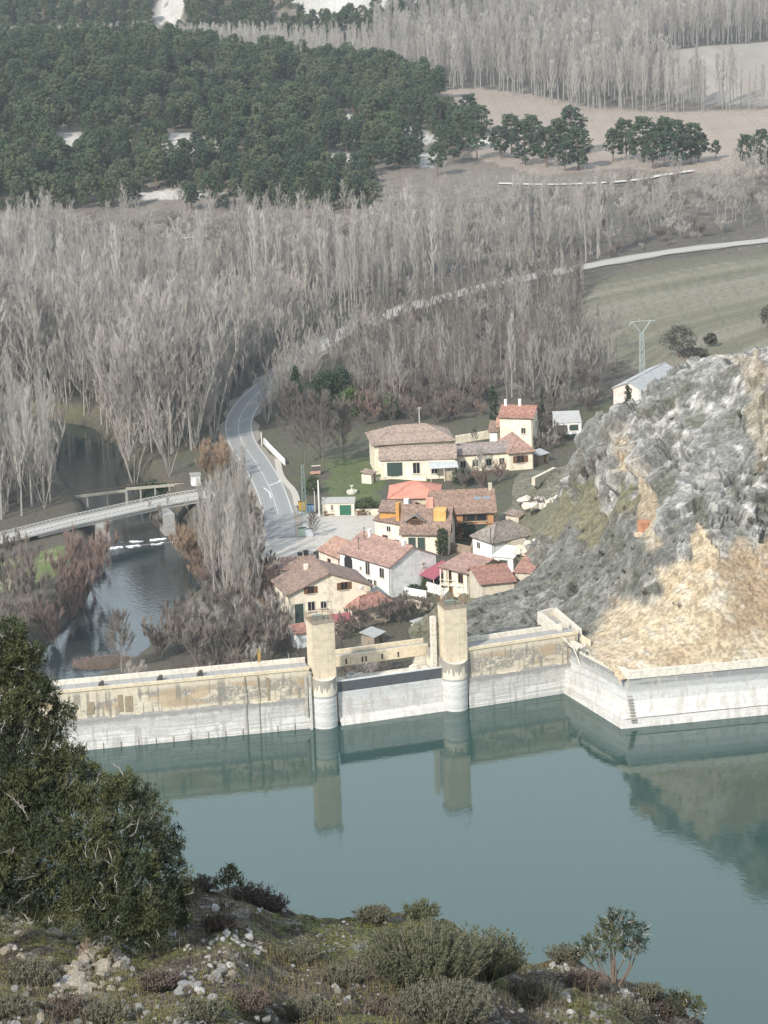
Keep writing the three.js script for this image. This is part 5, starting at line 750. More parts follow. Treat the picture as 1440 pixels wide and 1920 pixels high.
const bushV = [0, 1, 2].map(i => bareTree(980 + i, { H: 5, stems: 9, fan: 0.7, r0: 0.1, limbs: 54, inc: [0.35, 0.9], len: [0.25, 0.45], base: 0.15, up: 0.6, sub: 5, twigs: 6, twigLen: 0.8, twigR: 0.03 }));
const denseV = [0, 1, 2].map(i => bareTree(970 + i, { H: 10, limbs: 34, inc: [0.5, 1.15], len: [0.35, 0.55], base: 0.18, up: 0.7, sub: 8, twigs: 8, twigLen: 0.9, twigR: 0.03, shape: t => 1 - 0.55 * t }));
const pineV = [[12, 0.24, 30], [12, 0.3, 36], [12, 0.19, 28], [11, 0.34, 36], [13, 0.22, 30]].map(([H, s, n], i) => pineTree(1000 + i, H, s, n + 6, 52, 0.43, [0.30, 0.14, 0.1, 0.22, 0.36][i]));
const mats = { poplar: [M.poplarWood, M.poplarTwig], broad: [M.broadWood, M.broadTwig], fan: [M.broadWood, M.broadTwig], bush: [M.scrub, M.scrub], dense: [M.darkTwig, M.scrub], pine: [M.pineWood, M.pine[0]] };
const GEO = { poplar: poplarV, broad: broadV, fan: fanV, bush: bushV, dense: denseV, pine: pineV };
const tmp = new THREE.Object3D();
function plantOne(name, kind, v, p, s, turn, label, cat, group, woodM, crownM, sy = 1) {
  const t = thing(name, label, cat, [p.x, p.y, p.z], turn, group); t.scale.set(s, s * sy, s);
  put('trunk', GEO[kind][v][0], woodM || mats[kind][0], t); put('crown', GEO[kind][v][1], crownM || mats[kind][1], t); return t;
}
function mass(name, kind, list, label, cat, crownMats, woodMat) { // what is past counting: one object of instanced trees
  const t = thing(name, label, cat); t.userData.kind = 'stuff';
  GEO[kind].forEach((g, v) => { const sel = list.filter((q, i) => (q.v ?? i) % GEO[kind].length === v); if (!sel.length) return;
    for (const part of [0, 1]) { const m = new THREE.InstancedMesh(g[part], part && crownMats ? crownMats[v % crownMats.length] : !part && woodMat ? woodMat : mats[kind][part], sel.length); m.name = part ? 'crowns' : 'trunks'; m.castShadow = m.receiveShadow = true; m.userData.kind = 'stuff';
      sel.forEach((q, i) => { tmp.position.set(q.x, q.y, q.z); tmp.rotation.set(0, q.r, 0); tmp.scale.set(q.s * (q.w || 1), q.s, q.s * (q.w || 1)); tmp.updateMatrix(); m.setMatrixAt(i, tmp.matrix); }); t.add(m); } });
  return t;
}
function scatter(poly, step, seed, ok) { // jittered grid in a plan polygon
  const r = rng(seed), o = []; let x0 = 1e9, x1 = -1e9, z0 = 1e9, z1 = -1e9; for (const p of poly) { x0 = Math.min(x0, p.x); x1 = Math.max(x1, p.x); z0 = Math.min(z0, p.z); z1 = Math.max(z1, p.z); }
  for (let z = z1; z > z0; z -= step) for (let x = x0; x < x1; x += step) { const px = x + (r() - 0.5) * step * 0.9, pz = z + (r() - 0.5) * step * 0.9, k = r(); if (inPoly(px, pz, poly) && ok(px, pz, k)) o.push({ x: px, y: groundY(px, pz), z: pz, r: r() * 6.28, k }); }
  return o;
}
const clearOf = (x, z, road = 4.5) => segDist(x, z, roadPts)[0] > road && riverAt(x, z) > 0.8 && !inPoly(x, z, reg.field) && !inPoly(x, z, reg.lawn) && !inPoly(x, z, reg.plaza);

// poplars of the valley floor
const woodPoly = P([[-120, 500], [0, 497], [150, 503], [260, 530], [390, 565], [520, 548], [720, 514], [940, 496], [1080, 474], [1200, 460], [1440, 438], [1600, 425], [1600, 432], [1440, 443], [1260, 464], [1120, 488], [1000, 511], [880, 537], [760, 570], [645, 613], [560, 660], [480, 726], [432, 762], [418, 822], [330, 856], [245, 850], [225, 815], [150, 782], [0, 766], [-160, 756]]);
const leftBank = P([[-160, 822], [30, 828], [92, 850], [106, 880], [112, 938], [60, 968], [-160, 1000]]);
const behindVillage = P([[655, 636], [760, 590], [880, 557], [1000, 530], [1080, 514], [1125, 560], [1150, 640], [1155, 700], [1060, 755], [930, 752], [790, 775], [700, 775], [648, 745], [640, 690]]);
{
  let L = scatter(woodPoly, 4.3, 71, (x, z) => clearOf(x, z, 6)).map(q => ({ ...q, s: (0.6 + q.k * 0.5) * (fbm(q.x * 0.025, q.z * 0.025, 2, 8) * 0.8 + 0.65), w: 1 }));
  L = L.filter(q => fbm(q.x * 0.035, q.z * 0.03, 3, 77) > 0.38);
  L.sort((a, b) => b.z - a.z);
  const isBroad = q => -q.z < 700 ? hash2(q.x * 10, q.z * 10, 3) < 0.72 : hash2(q.x * 10, q.z * 10, 3) < 0.25;
  const pop = L.filter(q => !isBroad(q)), br = L.filter(isBroad);
  pop.slice(0, 290).forEach((q, i) => plantOne('poplar_tree', 'poplar', i % 5, q, q.s, q.r, 'slender bare grey poplar standing among the poplars between road and river', 'poplar', 'bare poplars of the valley wood', null, [M.poplarTwig, M.poplarTwig2, M.poplarTwig3, M.broadTwig][Math.floor(hash2(i, 3, 9) * 4)], 0.8 + hash2(i, 1, 4) * 0.35));
  if (pop.length > 290) mass('poplar_wood', 'poplar', pop.slice(290).map((q, i) => ({ ...q, w: 0.8 + hash2(i, 7) * 0.7 })), 'bare grey poplar wood filling the valley floor behind the road', 'wood', [M.poplarTwig, M.poplarTwig2, M.poplarTwig3, M.broadTwig, M.poplarTwig]);
  br.slice(0, 295).forEach((q, i) => plantOne('broad_bare_tree', i % 3 ? 'broad' : 'fan', i % 3, q, q.s * (-q.z < 690 ? 1.35 : 1.1), q.r, 'spreading leafless tree in the wood between the river and the curving road', 'tree', 'spreading bare trees of the valley wood', null, [M.broadTwig, M.poplarTwig, M.broadTwig2][Math.floor(hash2(i, 5, 9) * 3)]));
  if (br.length > 295) mass('bare_wood', 'broad', br.slice(295), 'spreading leafless trees mixed into the poplar wood far behind', 'wood');
  const lb = scatter(leftBank, 4.2, 72, (x, z) => clearOf(x, z, 6));
  lb.forEach((q, i) => plantOne('riverbank_tree', i % 2 ? 'fan' : 'poplar', i % 3, q, 0.75 + q.k * 0.35, q.r, 'leafless tree on the left river bank beyond the road bridge', 'tree', 'bare trees on the left river bank'));
  mass('thicket_infill', 'fan', scatter(woodPoly, 5.2, 78, (x, z) => clearOf(x, z, 5) && z > -735).map(q => ({ ...q, s: 0.6 + q.k * 0.5 })), 'dense tangle of thin bare stems between the larger trees of the valley wood', 'thicket', [M.broadTwig, M.poplarTwig, M.broadTwig]);
  const bv = scatter(behindVillage, 5.8, 73, (x, z) => clearOf(x, z, 5));
  bv.forEach((q, i) => plantOne('grove_tree', i % 4 === 0 ? 'poplar' : i % 4 === 1 ? 'fan' : 'broad', i % 3, q, (0.45 + q.k * 0.32) * (i % 4 ? 1 : 0.75), q.r, 'bare tree of the grove between the village and the gravel road', 'tree', 'bare grove behind the village', null, [M.broadTwig2, M.scrub, M.broadTwig, M.darkTwig, M.scrub][i % 5]));
  const under = [...scatter(behindVillage, 6, 74, (x, z, k) => clearOf(x, z, 5) && k < 0.55), ...scatter(woodPoly, 7, 75, (x, z, k) => clearOf(x, z, 6) && k < 0.5), ...scatter([V(-48, 0, -404), V(0, 0, -408), V(2, 0, -446), V(-22, 0, -450), V(-48, 0, -432)], 4.5, 97, (x, z, k) => riverAt(x, z) > 0.5 && k < 0.7), ...scatter(leftBank, 6, 76, (x, z, k) => clearOf(x, z, 5) && k < 0.6)].map(q => ({ ...q, s: 0.4 + q.k * 0.9 }));
  mass('undergrowth', 'bush', under, 'low leafless undergrowth below the trees of the valley wood', 'undergrowth', [M.scrub, M.broadTwig, M.darkTwig]);
  // belt between the poplars and the pines, and the scrub on the right
  const belt = scatter(P([[-120, 500], [-120, 440], [150, 420], [420, 415], [700, 405], [940, 385], [1180, 345], [1440, 330], [1700, 320], [1700, 425], [1440, 436], [1200, 458], [940, 492], [720, 508], [520, 540], [390, 560], [150, 500]]), 7.5, 79, (x, z, k) => k < 0.75).map(q => ({ ...q, s: 0.35 + q.k * 0.5 }));
  mass('scrub_belt', 'broad', belt.filter(q => q.k > 0.38), 'low grey bare scrub trees between the poplars and the pine hill', 'scrub'); mass('scrub_belt', 'bush', belt.filter(q => q.k <= 0.38).map(q => ({ ...q, s: 1.1 })), 'leafless bushes on the belt before the pine hill', 'scrub', [M.broadTwig, M.scrub, M.poplarTwig]);
}
// far plantation
{
  const far = scatter(P([[700, 150], [790, 184], [900, 168], [1000, 190], [1080, 212], [1260, 216], [1440, 212], [1700, 205], [1700, -40], [1440, -40], [1000, -30], [860, -20], [790, 40], [700, 80]]), 7, 81, (x, z) => !inPoly(x, z, reg.mound) && pineHill(x, -z) < 1).map(q => ({ ...q, s: (0.72 + q.k * 0.3) * (fbm(q.x * 0.01, q.z * 0.01, 2, 5) * 0.6 + 0.7), w: 1.5 }));
  far.sort((a, b) => b.z - a.z);
  far.slice(0, 60).forEach((q, i) => plantOne('plantation_poplar', 'poplar', i % 5, q, q.s, q.r, 'pale-trunked bare poplar in the front rows of the far plantation', 'poplar', 'front rows of the far plantation', M.farWood));
  mass('far_plantation', 'poplar', far.slice(60), 'hazy bare poplar plantation across the far plain', 'wood', [M.poplarTwig, M.poplarTwig2, M.broadTwig, M.poplarTwig, M.broadTwig2], M.farWood);
  const back = scatter([V(-260, 0, -1320), V(20, 0, -1310), V(40, 0, -1475), V(-260, 0, -1475)], 6, 82, (x, z) => pineHill(x, -z) < 14).map(q => ({ ...q, s: 0.45 + q.k * 0.25, w: 1.25 }));
  mass('hidden_plantation', 'poplar', back, 'strip of bare grey poplars seen beyond the crest of the pine hill', 'wood');
  const ridgeP = scatter([V(-420, 0, -1480), V(30, 0, -1490), V(60, 0, -1800), V(-420, 0, -1800)], 7.5, 83, (x, z, k) => !inPoly(x, z, reg.chalk) && !chalkSpots.some(p => Math.hypot((x - p.x) / p.a, (z - p.z) / p.b / 1.5) < 1) && k < 0.85).map(q => ({ ...q, s: 0.8 + q.k * 0.5 }));
  mass('far_pine_wood', 'pine', ridgeP, 'hazy pine wood on the far slope at the top', 'wood', M.pine);
}
// pines
{
  const pp = scatter([V(-330, 0, -912), V(60, 0, -912), V(90, 0, -1000), V(40, 0, -1150), V(20, 0, -1330), V(-330, 0, -1330)], 5.4, 84, (x, z, k) => { const [px, py] = toPx(V(x, valleyH(x, z), z)); if (px > 700 && px < 940 && fbm(x * 0.06, z * 0.03, 3, 61) < 0.4) return false; return py < 396 && (pineHill(x, -z) > 1.2 || px < 700) && px < 950 && k < 0.74 && !chalkSpots.some(p => Math.hypot((x - p.x) / (p.a * 0.8), (z - p.z - 9) / (p.b * 1.1 + 10)) < 1.0) && fbm(x * 0.02, z * 0.02, 3, 63) > 0.24 + (hash2(x * 5, z * 5) - 0.5) * 0.16; }).map(q => ({ ...q, s: 0.5 + q.k * 0.85 + (hash2(q.x * 9, q.z * 9) < 0.25 ? -0.3 : 0.05), v: Math.floor(clamp(fbm(q.x * 0.03, q.z * 0.03, 2, 64) * 1.6 - 0.3 + (hash2(q.x * 3, q.z * 7) - 0.5) * 0.6, 0, 0.999) * 5) }));
  pp.sort((a, b) => b.z - a.z);
  pp.slice(0, 290).forEach((q, i) => plantOne('pine_tree', 'pine', q.v, q, q.s, q.r, 'dark green pine in the lowest rows of the pine hill', 'pine', 'pines at the foot of the pine hill', null, M.pine[(i * 7 + (i >> 3)) % 4]));
  mass('pine_wood', 'pine', pp.slice(290), 'dense green pine wood covering the hill on the left', 'wood', M.pine);
  const solo = [[868, 285, 1.15], [850, 310, 1.0], [895, 300, 1.05], [880, 250, 1.1], [905, 255, 0.9], [940, 300, 1.0], [960, 290, 1.1], [985, 310, 1.2], [1000, 285, 1.05], [1025, 315, 1.2], [1050, 300, 1.1], [1075, 290, 1.3], [1085, 318, 1.15], [1060, 322, 0.9], [1150, 305, 0.9], [1175, 300, 1.1], [1205, 305, 1.25], [1225, 318, 1.1], [1245, 305, 1.2], [1270, 312, 1.25], [1295, 310, 1.1], [1310, 305, 0.85], [1342, 300, 0.5], [1400, 318, 0.9], [1425, 300, 0.8], [1435, 322, 0.6], [820, 330, 0.9], [775, 320, 0.9], [740, 320, 1], [700, 325, 0.9], [800, 215, 0.9], [775, 200, 0.8]];
  solo.forEach(([x, y, s], i) => { const p = hitValley(x, y); plantOne('plain_pine', 'pine', [1, 3, 0, 1][i % 4], p, s * 1.2, i * 1.7, x > 1330 ? 'small dark pine at the right edge of the dry plain' : x > 1120 ? 'broad dark pine in the right-hand clump on the dry plain' : x > 930 ? 'broad dark pine in the left-hand clump on the dry plain' : 'dark pine among the chalk patches at the end of the pine hill', 'pine', x > 930 ? 'pines on the dry plain' : 'pines among the chalk patches', null, M.pine[i % 2 ? 2 : 0], 0.95); });
}
{ const rs = scatter(P([[486, 770], [545, 712], [610, 668], [690, 628], [690, 650], [640, 690], [600, 720], [540, 770], [500, 800]]), 4.2, 88, (x, z) => segDist(x, z, roadPts)[0] > 3.6); rs.forEach((q, i) => plantOne('roadside_tree', i % 2 ? 'fan' : 'broad', i % 3, q, 0.42 + q.k * 0.3, q.r, 'bare tree leaning over the right side of the road bend', 'tree', 'roadside trees at the bend')); }
scatter(P([[640, 742], [700, 728], [800, 728], [915, 740], [915, 775], [850, 798], [700, 800], [650, 800]]), 4.6, 89, (x, z) => !inPoly(x, z, reg.lawn)).forEach((q, i) => plantOne('back_bush', 'bush', i % 3, q, 0.6 + q.k * 0.7, q.r, 'dark leafless bush in the thicket behind the large hipped house', 'bush', 'bushes behind the large hipped house', M.darkTwig, [M.darkTwig, M.scrub, M.willow][i % 3]));
scatter(P([[1003, 770], [1060, 742], [1140, 725], [1150, 745], [1100, 775], [1060, 800], [1045, 850], [1008, 862]]), 4.4, 96, (x, z, k) => k < 0.8 && !(Math.abs(toPx(V(x, -6, z))[0] - 1064) < 30 && Math.abs(toPx(V(x, -6, z))[1] - 800) < 22)).forEach((q, i) => { q.y = valleyH(q.x, q.z); if (hillH0(q.x, -q.z) > -6) return; plantOne('lane_bush', i % 4 === 3 ? 'dense' : 'bush', i % 3, q, (0.5 + q.k * 0.6) * (i % 4 === 3 ? 0.8 : 1), q.r, 'dark leafless bush on the bank between the tall house and the barn', 'bush', 'bushes between tall house and barn', M.darkTwig, [M.darkTwig, M.scrub, M.broadTwig2][i % 3]); });
// ---- trees one can point at
const G0 = (x, y) => { const p = at(x, y, -6); p.y = groundY(p.x, p.z); return p; };
function lone(kind, v, px, py, s, label, cat, name, wm, cm, sy = 1, group) { return plantOne(name, kind, v, G0(px, py), s, px * 0.37 + py, label, cat, group, wm, cm, sy); }
[[250, 872, 1.15, 'fan', 'large fan-shaped bare tree with pale trunk standing behind the beam footway'], [318, 892, 1.1, 'fan', 'fan-shaped bare tree leaning right beside the white kiosk'], [285, 850, 1.1, 'broad', 'tall bare tree between the two fan-shaped trees above the pool'], [200, 790, 1.05, 'broad', 'bare tree hanging over the dark pool'], [430, 770, 0.9, 'fan', 'bare tree at the left edge of the road where it bends'], [395, 830, 0.85, 'broad', 'bare tree on the bank left of the road'], [350, 800, 1.05, 'fan', 'bare tree in the thicket between kiosk and road'], [520, 740, 0.9, 'fan', 'bare tree arching over the right side of the road bend'], [560, 700, 1.0, 'fan', 'broad bare tree above the dark cypress'], [1035, 760, 1.0, 'fan', 'wide bare tree with ivied trunk behind the tall red-roofed house'], [1090, 735, 0.85, 'broad', 'bare tree left of the long barn'], [1125, 720, 0.8, 'fan', 'bare tree touching the left corner of the long barn'], [1065, 745, 0.9, 'fan', 'bare tree above the pale ruined building'], [1000, 745, 0.8, 'broad', 'bare tree behind the tall red-roofed house'], [740, 765, 0.85, 'poplar', 'pale slender trunk leaning behind the large hipped house'], [960, 745, 0.85, 'poplar', 'thin pale bare tree standing left of the tall red-roofed house']].forEach(([x, y, s, k, l], i) => lone(k, i % 3, x, y, s, l, 'tree', 'bare_tree'));
{ // thicket on the right bank, nearest the houses
  const r = rng(91), poly = P([[372, 1050], [440, 1000], [478, 1040], [496, 1150], [470, 1190], [420, 1165]], -6);
  scatter(poly, 3.6, 92, (x, z) => riverAt(x, z) > 0.3).forEach((q, i) => plantOne('thicket_tree', i % 3 ? 'poplar' : 'fan', i % 3, q, (0.62 + q.k * 0.3) * (i % 3 ? 1 : 1.05), q.r, 'tall bare tree of the thicket on the right river bank beside the plaza', 'tree', 'thicket beside the plaza', null, i % 2 ? M.broadTwig : null));
  scatter(P([[330, 1040], [400, 1010], [470, 960], [490, 1080], [510, 1180], [540, 1215], [480, 1225], [400, 1150]]), 4.2, 93, (x, z, k) => riverAt(x, z) > 0 && k < 0.7).forEach((q, i) => plantOne('bank_bush', 'bush', i % 3, q, 0.7 + q.k * 0.8, q.r, 'leafless bush under the thicket on the right river bank', 'bush', 'bushes under the bank thicket', null, [M.willow, M.scrub, M.russet][i % 3]));
}
[[398, 905, 1.7, 'russet', 'russet bush on the bank between kiosk and road'], [420, 890, 1.4, 'russet', 'second russet bush nearer the road above the thicket'], [345, 1010, 1.5, 'russet', 'russet bush overhanging the weir from the right bank'], [310, 960, 1.5, 'scrub', 'grey bush at the right end of the bridge span'], [370, 1035, 1.6, 'russet', 'russet leafy bush over the river below the weir'], [150, 1100, 2.3, 'willow', 'tall reddish willow bush in front of the bridge'], [165, 1060, 2.2, 'willow', 'reddish willow bush behind the tallest one on the left bank'], [135, 1120, 1.9, 'willow', 'reddish willow bush at the water edge of the left bank'], [60, 1150, 2.0, 'scrub', 'grey-brown bush on the left bank behind the juniper'], [20, 1120, 2.0, 'scrub', 'grey-brown bush at the left edge below the meadow'], [100, 1165, 1.6, 'willow', 'low reddish bush where the left bank meets the water'], [40, 1190, 1.8, 'scrub', 'bush on the left bank nearest the dam'], [20, 1045, 1.0, 'scrub', 'small bush on the left meadow'], [185, 1020, 1.1, 'willow', 'reddish bush at the left end of the weir']].forEach(([x, y, s, m, l], i) => lone('bush', i % 3, x, y, s, l, 'bush', 'willow_bush', M[m], M[m], 1.15));
// scrub between river and dam
[[300, 1235, 1.5], [335, 1222, 1.7], [370, 1238, 1.9], [405, 1222, 2.0], [440, 1238, 1.8], [475, 1228, 1.7], [505, 1240, 1.5], [525, 1222, 1.3], [350, 1205, 1.6], [420, 1195, 1.8], [460, 1195, 1.7], [500, 1200, 1.6], [390, 1180, 1.4], [530, 1195, 1.2]].forEach(([x, y, s], i) => lone('bush', i % 3, x, y, s, 'tangled grey-brown bush of the scrub between the river and the dam crest', 'bush', 'scrub_bush', M.scrub, [M.scrub, M.darkTwig, M.scrub, M.broadTwig][i % 4], 1, 'scrub behind the left dam wall'));
lone('dense', 1, 228, 1262, 0.95, 'small bare tree with pale trunk on the islet behind the dam', 'tree', 'islet_tree', M.poplarWood, M.scrub);
lone('dense', 0, 588, 1010, 0.48, 'small bare tree in the plaza among the containers', 'tree', 'plaza_tree', M.darkTwig, M.darkTwig);
{ // islet of brown sedge
  const p = at(195, 1240, -9.7), t = thing('islet', 'low islet of brown sedge in the river behind the dam', 'islet', [p.x, -10.2, p.z], 0.2), r = rng(31), g = new GB();
  for (let i = 0; i < 1500; i++) { const a = r() * 6.28, q = Math.sqrt(r()), b = V(Math.cos(a) * q * 5.4, 0.1, Math.sin(a) * q * 3.2); spike(g, b, dirOf(r() * 6.28, 0.3 + r() * 0.8), 0.6 + r() * 0.9, 0.05); } g.mesh('sedge', M.willow, t);
  const m = new THREE.SphereGeometry(1, 18, 8, 0, 6.2832, 0, 1.57); m.scale(6, 0.7, 3.6); put('bank', m, std([0.09, 0.07, 0.05]), t);
}
// scrub and shrubs inside the village
const scrubV = [[655, 1190, 0.9], [690, 1180, 1.0], [720, 1172, 1.0], [750, 1168, 1.1], [780, 1160, 1.0], [665, 1172, 0.8], [735, 1150, 0.8], [705, 1160, 0.9], [640, 1200, 0.7], [800, 1150, 0.7]]; scrubV.forEach(([x, y, s], i) => lone('bush', i % 3, x, y, s, 'grey-brown leafless bush in the rough garden between the two towers', 'bush', 'garden_bush', M.scrub, [M.scrub, M.darkTwig][i % 2], 0.9, 'rough garden between the towers'));
[[905, 915, 1.0, 'willow', 'pinkish-brown leafless bush in front of the long low house'], [935, 905, 0.9, 'willow', 'smaller pinkish bush in front of the corner house'], [870, 915, 0.8, 'scrub', 'grey leafless bush left of the pinkish bush'], [1030, 830, 1.0, 'scrub', 'dark leafless bush between the corner house and the rock hill'], [1055, 830, 0.9, 'scrub', 'bush under the pale ruined building'], [500, 1075, 1.0, 'scrub', 'dark bush at the back corner of the cream gabled house'], [505, 1120, 1.2, 'scrub', 'bush beside the left wall of the cream gabled house'], [512, 1165, 1.2, 'scrub', 'bush left of the annex of the cream gabled house'], [1120, 900, 0.9, 'scrub', 'grey bush in the hollow of the rock hill'], [1100, 905, 0.8, 'scrub', 'second grey bush in the hollow of the rock hill'], [1010, 960, 0.7, 'scrub', 'bush by the loose pale stones on the grassy shelf'], [985, 965, 0.8, 'scrub', 'dark bush right of the timber-framed house']].forEach(([x, y, s, m, l], i) => { const p = at(x, y, -6); let q = null; for (let h = -6; h < 30; h += 0.5) { const c = at(x, y, h); if (hillH0(c.x, -c.z) >= h && c.x > 4) q = c; } if (q) { p.copy(q); } else p.y = groundY(p.x, p.z); plantOne('village_bush', 'bush', i % 3, p, s, i, l, 'bush', null, M[m], M[m]); });
function leafy(name, label, cat, px, py, H, W, n, per, leaf, mat, squash, shape, baseH) { // evergreen of leaf clumps
  const p = baseH == null ? G0(px, py) : at(px, py, baseH), t = thing(name, label, cat, [p.x, p.y, p.z], px), r = rng(px * 7 + py), g = new GB(), w = new GB(); w.bar(V(0, -0.4, 0), V(0, H * 0.8, 0), H * 0.02 + 0.05, 0.03, 5); w.mesh('trunk', M.pineWood, t);
  for (let i = 0; i < n; i++) { const k = (i + r()) / n, y = lerp(0.06, 0.96, k) * H, rad = W / 2 * shape(k), a = r() * 6.28, q = rad * Math.sqrt(0.25 + 0.75 * r()); leafBlob(g, r, V(Math.cos(a) * q, y, Math.sin(a) * q), W * 0.16 * (0.7 + 0.6 * r()), per, leaf, squash); } g.mesh('crown', mat, t); return t;
}
const cone = k => Math.pow(1 - k, 0.8) + 0.05, column = k => Math.sqrt(Math.max(0.05, 1 - (2 * k - 0.9) ** 2 * 0.75)), ball = k => Math.sqrt(Math.max(0.1, 1 - (2 * k - 0.8) ** 2 * 0.8));
leafy('cypress', 'dark conical cypress at the roadside behind the round bare tree', 'cypress', 556, 766, 10, 3.6, 90, 26, 0.32, M.cypress, 1, cone);
leafy('evergreen_tree', 'dark evergreen tree right of the conical cypress', 'evergreen', 612, 765, 8.5, 9, 110, 26, 0.4, M.cypress, 0.8, ball); leafy('evergreen_tree', 'dark green evergreen behind the garden of the large house', 'evergreen', 640, 752, 8, 7, 90, 26, 0.4, M.pine[2], 0.8, ball);
leafy('bamboo_clump', 'bright green bamboo clump left of the large hipped house', 'bamboo', 662, 780, 6.5, 6.5, 90, 26, 0.34, M.bamboo, 1.1, ball); leafy('bamboo_clump', 'green bamboo clump above the roof of the large hipped house', 'bamboo', 735, 782, 5, 5, 60, 26, 0.34, M.bamboo, 1.1, ball);
leafy('cypress', 'slim dark cypress left of the tall red-roofed house', 'cypress', 926, 800, 9.5, 1.9, 60, 22, 0.3, M.cypress, 1.2, column); leafy('ivied_trunk', 'left of two ivy-covered trunks behind the tall red-roofed house', 'ivy', 1020, 790, 8, 1.6, 50, 22, 0.3, M.ivy, 1.2, column); leafy('ivied_trunk', 'right of two ivy-covered trunks behind the tall red-roofed house', 'ivy', 1035, 786, 8, 1.5, 50, 22, 0.3, M.ivy, 1.2, column);
leafy('garden_cypress', 'rounded green cypress in front of the dormer house', 'cypress', 829, 1043, 5.6, 2.3, 70, 30, 0.2, M.shrub, 1.2, column); leafy('garden_shrub', 'dark green shrubs in the yard between dormer and timber houses', 'shrub', 866, 1010, 3.2, 4, 60, 28, 0.22, M.cypress, 0.9, ball);
leafy('hedge', 'dense dark green hedge ball behind the rough stone wall', 'hedge', 688, 962, 3, 5.4, 80, 30, 0.24, M.shrub, 0.8, ball); leafy('hedge', 'green shrub beside the lodge and thick white pole', 'hedge', 585, 925, 3.6, 3.6, 60, 28, 0.24, M.shrub, 0.9, ball); leafy('climber', 'dark climbing hedge at the corner of the long low house', 'hedge', 868, 905, 2.8, 4.6, 60, 28, 0.24, M.cypress, 0.9, ball);
leafy('palm_shrub', 'dark spiky yucca against the cream gabled house', 'yucca', 632, 1162, 4.5, 4, 60, 26, 0.26, M.cypress, 0.9, ball); leafy('garden_shrub', 'small green conifer beside the magenta awning', 'shrub', 796, 1108, 2.6, 1.7, 40, 26, 0.18, M.shrub, 1, cone); leafy('hedge', 'low dark hedge below the white house gable', 'hedge', 770, 1112, 1.5, 3.4, 50, 26, 0.2, M.cypress, 0.7, ball);
leafy('dark_evergreen', 'dark evergreen bush under the bare trees beside the kiosk', 'evergreen', 290, 905, 5, 6, 70, 26, 0.34, M.cypress, 0.8, ball);
lone('dense', 2, 606, 884, 1.55, 'broad round bare walnut tree beside the lawn', 'tree', 'walnut_tree', M.darkTwig, M.darkTwig); lone('dense', 1, 572, 872, 1.3, 'bare tree on the roadside bank left of the walnut', 'tree', 'walnut_tree', M.darkTwig, M.darkTwig); lone('dense', 0, 645, 868, 1.2, 'bare tree on the lawn edge right of the walnut', 'tree', 'walnut_tree', M.darkTwig, M.darkTwig); lone('dense', 2, 548, 832, 1.2, 'low bare tree behind the white roadside wall', 'tree', 'walnut_tree', M.darkTwig, M.darkTwig);
lone('dense', 1, 900, 890, 0.5, 'small pale bare fruit tree in front of the long low house', 'tree', 'fruit_tree', M.poplarWood, M.poplarTwig); lone('dense', 0, 890, 836, 0.35, 'pollarded tree on the grass behind the long low house', 'tree', 'fruit_tree', M.poplarWood, M.darkTwig);
{ const p = hitValley(1272, 676); leafyAt('field_oak', 'dark round oak standing in the field above the barn', 'oak', p, 8, 9); const p2 = hitValley(1332, 655); leafyAt('field_oak', 'small dark oak right of the round oak in the field', 'oak', p2, 3.4, 3.2); const p3 = hitValley(1300, 668); leafyAt('field_oak', 'low dark hedge between the two field oaks', 'oak', p3, 1.6, 7); leafyAt('field_oak', 'dark oak at the right edge of the picture above the rock hill', 'oak', hitValley(1446, 620), 6, 6); }
function leafyAt(name, label, cat, p, H, W) { const t = thing(name, label, cat, [p.x, p.y, p.z]), r = rng(Math.round(p.x * 31)), g = new GB(), w = new GB(); w.bar(V(0, -0.4, 0), V(0, H * 0.6, 0), 0.3, 0.1, 6); w.mesh('trunk', M.pineWood, t); for (let i = 0; i < 80; i++) { const k = (i + r()) / 80, a = r() * 6.28, q = W / 2 * ball(k) * Math.sqrt(r()); leafBlob(g, r, V(Math.cos(a) * q, lerp(0.25, 0.95, k) * H, Math.sin(a) * q), W * 0.12, 26, 0.3, 0.8); } g.mesh('crown', std([0.085, 0.08, 0.06]), t); }
{ // ivy on the barn's gable
  const { t, w, H } = barn, g = new GB(), r = rng(8); for (let i = 0; i < 40; i++) leafBlob(g, r, V(w * (0.48 + r() * 0.18), r() * (H + 0.6), 0.1), 0.5, 24, 0.3, 1.2); g.mesh('ivy', M.ivy, t);
}

{ // tufts rooted in the rock
  const r = rng(95), L = []; for (let i = 0; i < 620; i++) { const px = 880 + r() * 560, py = 700 + r() * 500, p = hillHit(px, py); if (p.y < 1 || p.x < 14) continue; const sc = inPoly(p.x, p.z, hillScree), o = ochreAt(p.x, p.y, -p.z); if (o > 0.3 && r() < 0.93) continue; if (!sc && r() < 0.86) continue; L.push({ x: p.x, y: hillH0(p.x, -p.z) - 0.05, z: p.z, r: r() * 6.28, s: 0.07 + r() * 0.12 + (r() < 0.05 ? 0.15 : 0) }); }
  mass('hill_scrub', 'bush', L, 'low grey-green scrub rooted across the rock hill', 'scrub', [std([0.10, 0.10, 0.065]), std([0.075, 0.08, 0.045]), std([0.15, 0.135, 0.10])]);
  const p = hillHit(1210, 990), t = thing('spring_niche', 'small brick-orange niche with dark opening in the rock hill', 'niche', [p.x, p.y - 0.4, p.z], 0.3); new GB().box(0, 0.7, 0, 2.0, 1.7, 1.8).mesh('wall', wallMat([0.48, 0.23, 0.13]), t); new GB().box(0.5, 0.65, 0.93, 0.7, 1.2, 0.06).mesh('opening', blackish, t); new GB().box(-0.3, -0.3, 0.8, 3.4, 0.6, 1.0).mesh('ledge', wallMat([0.62, 0.5, 0.38]), t);
}
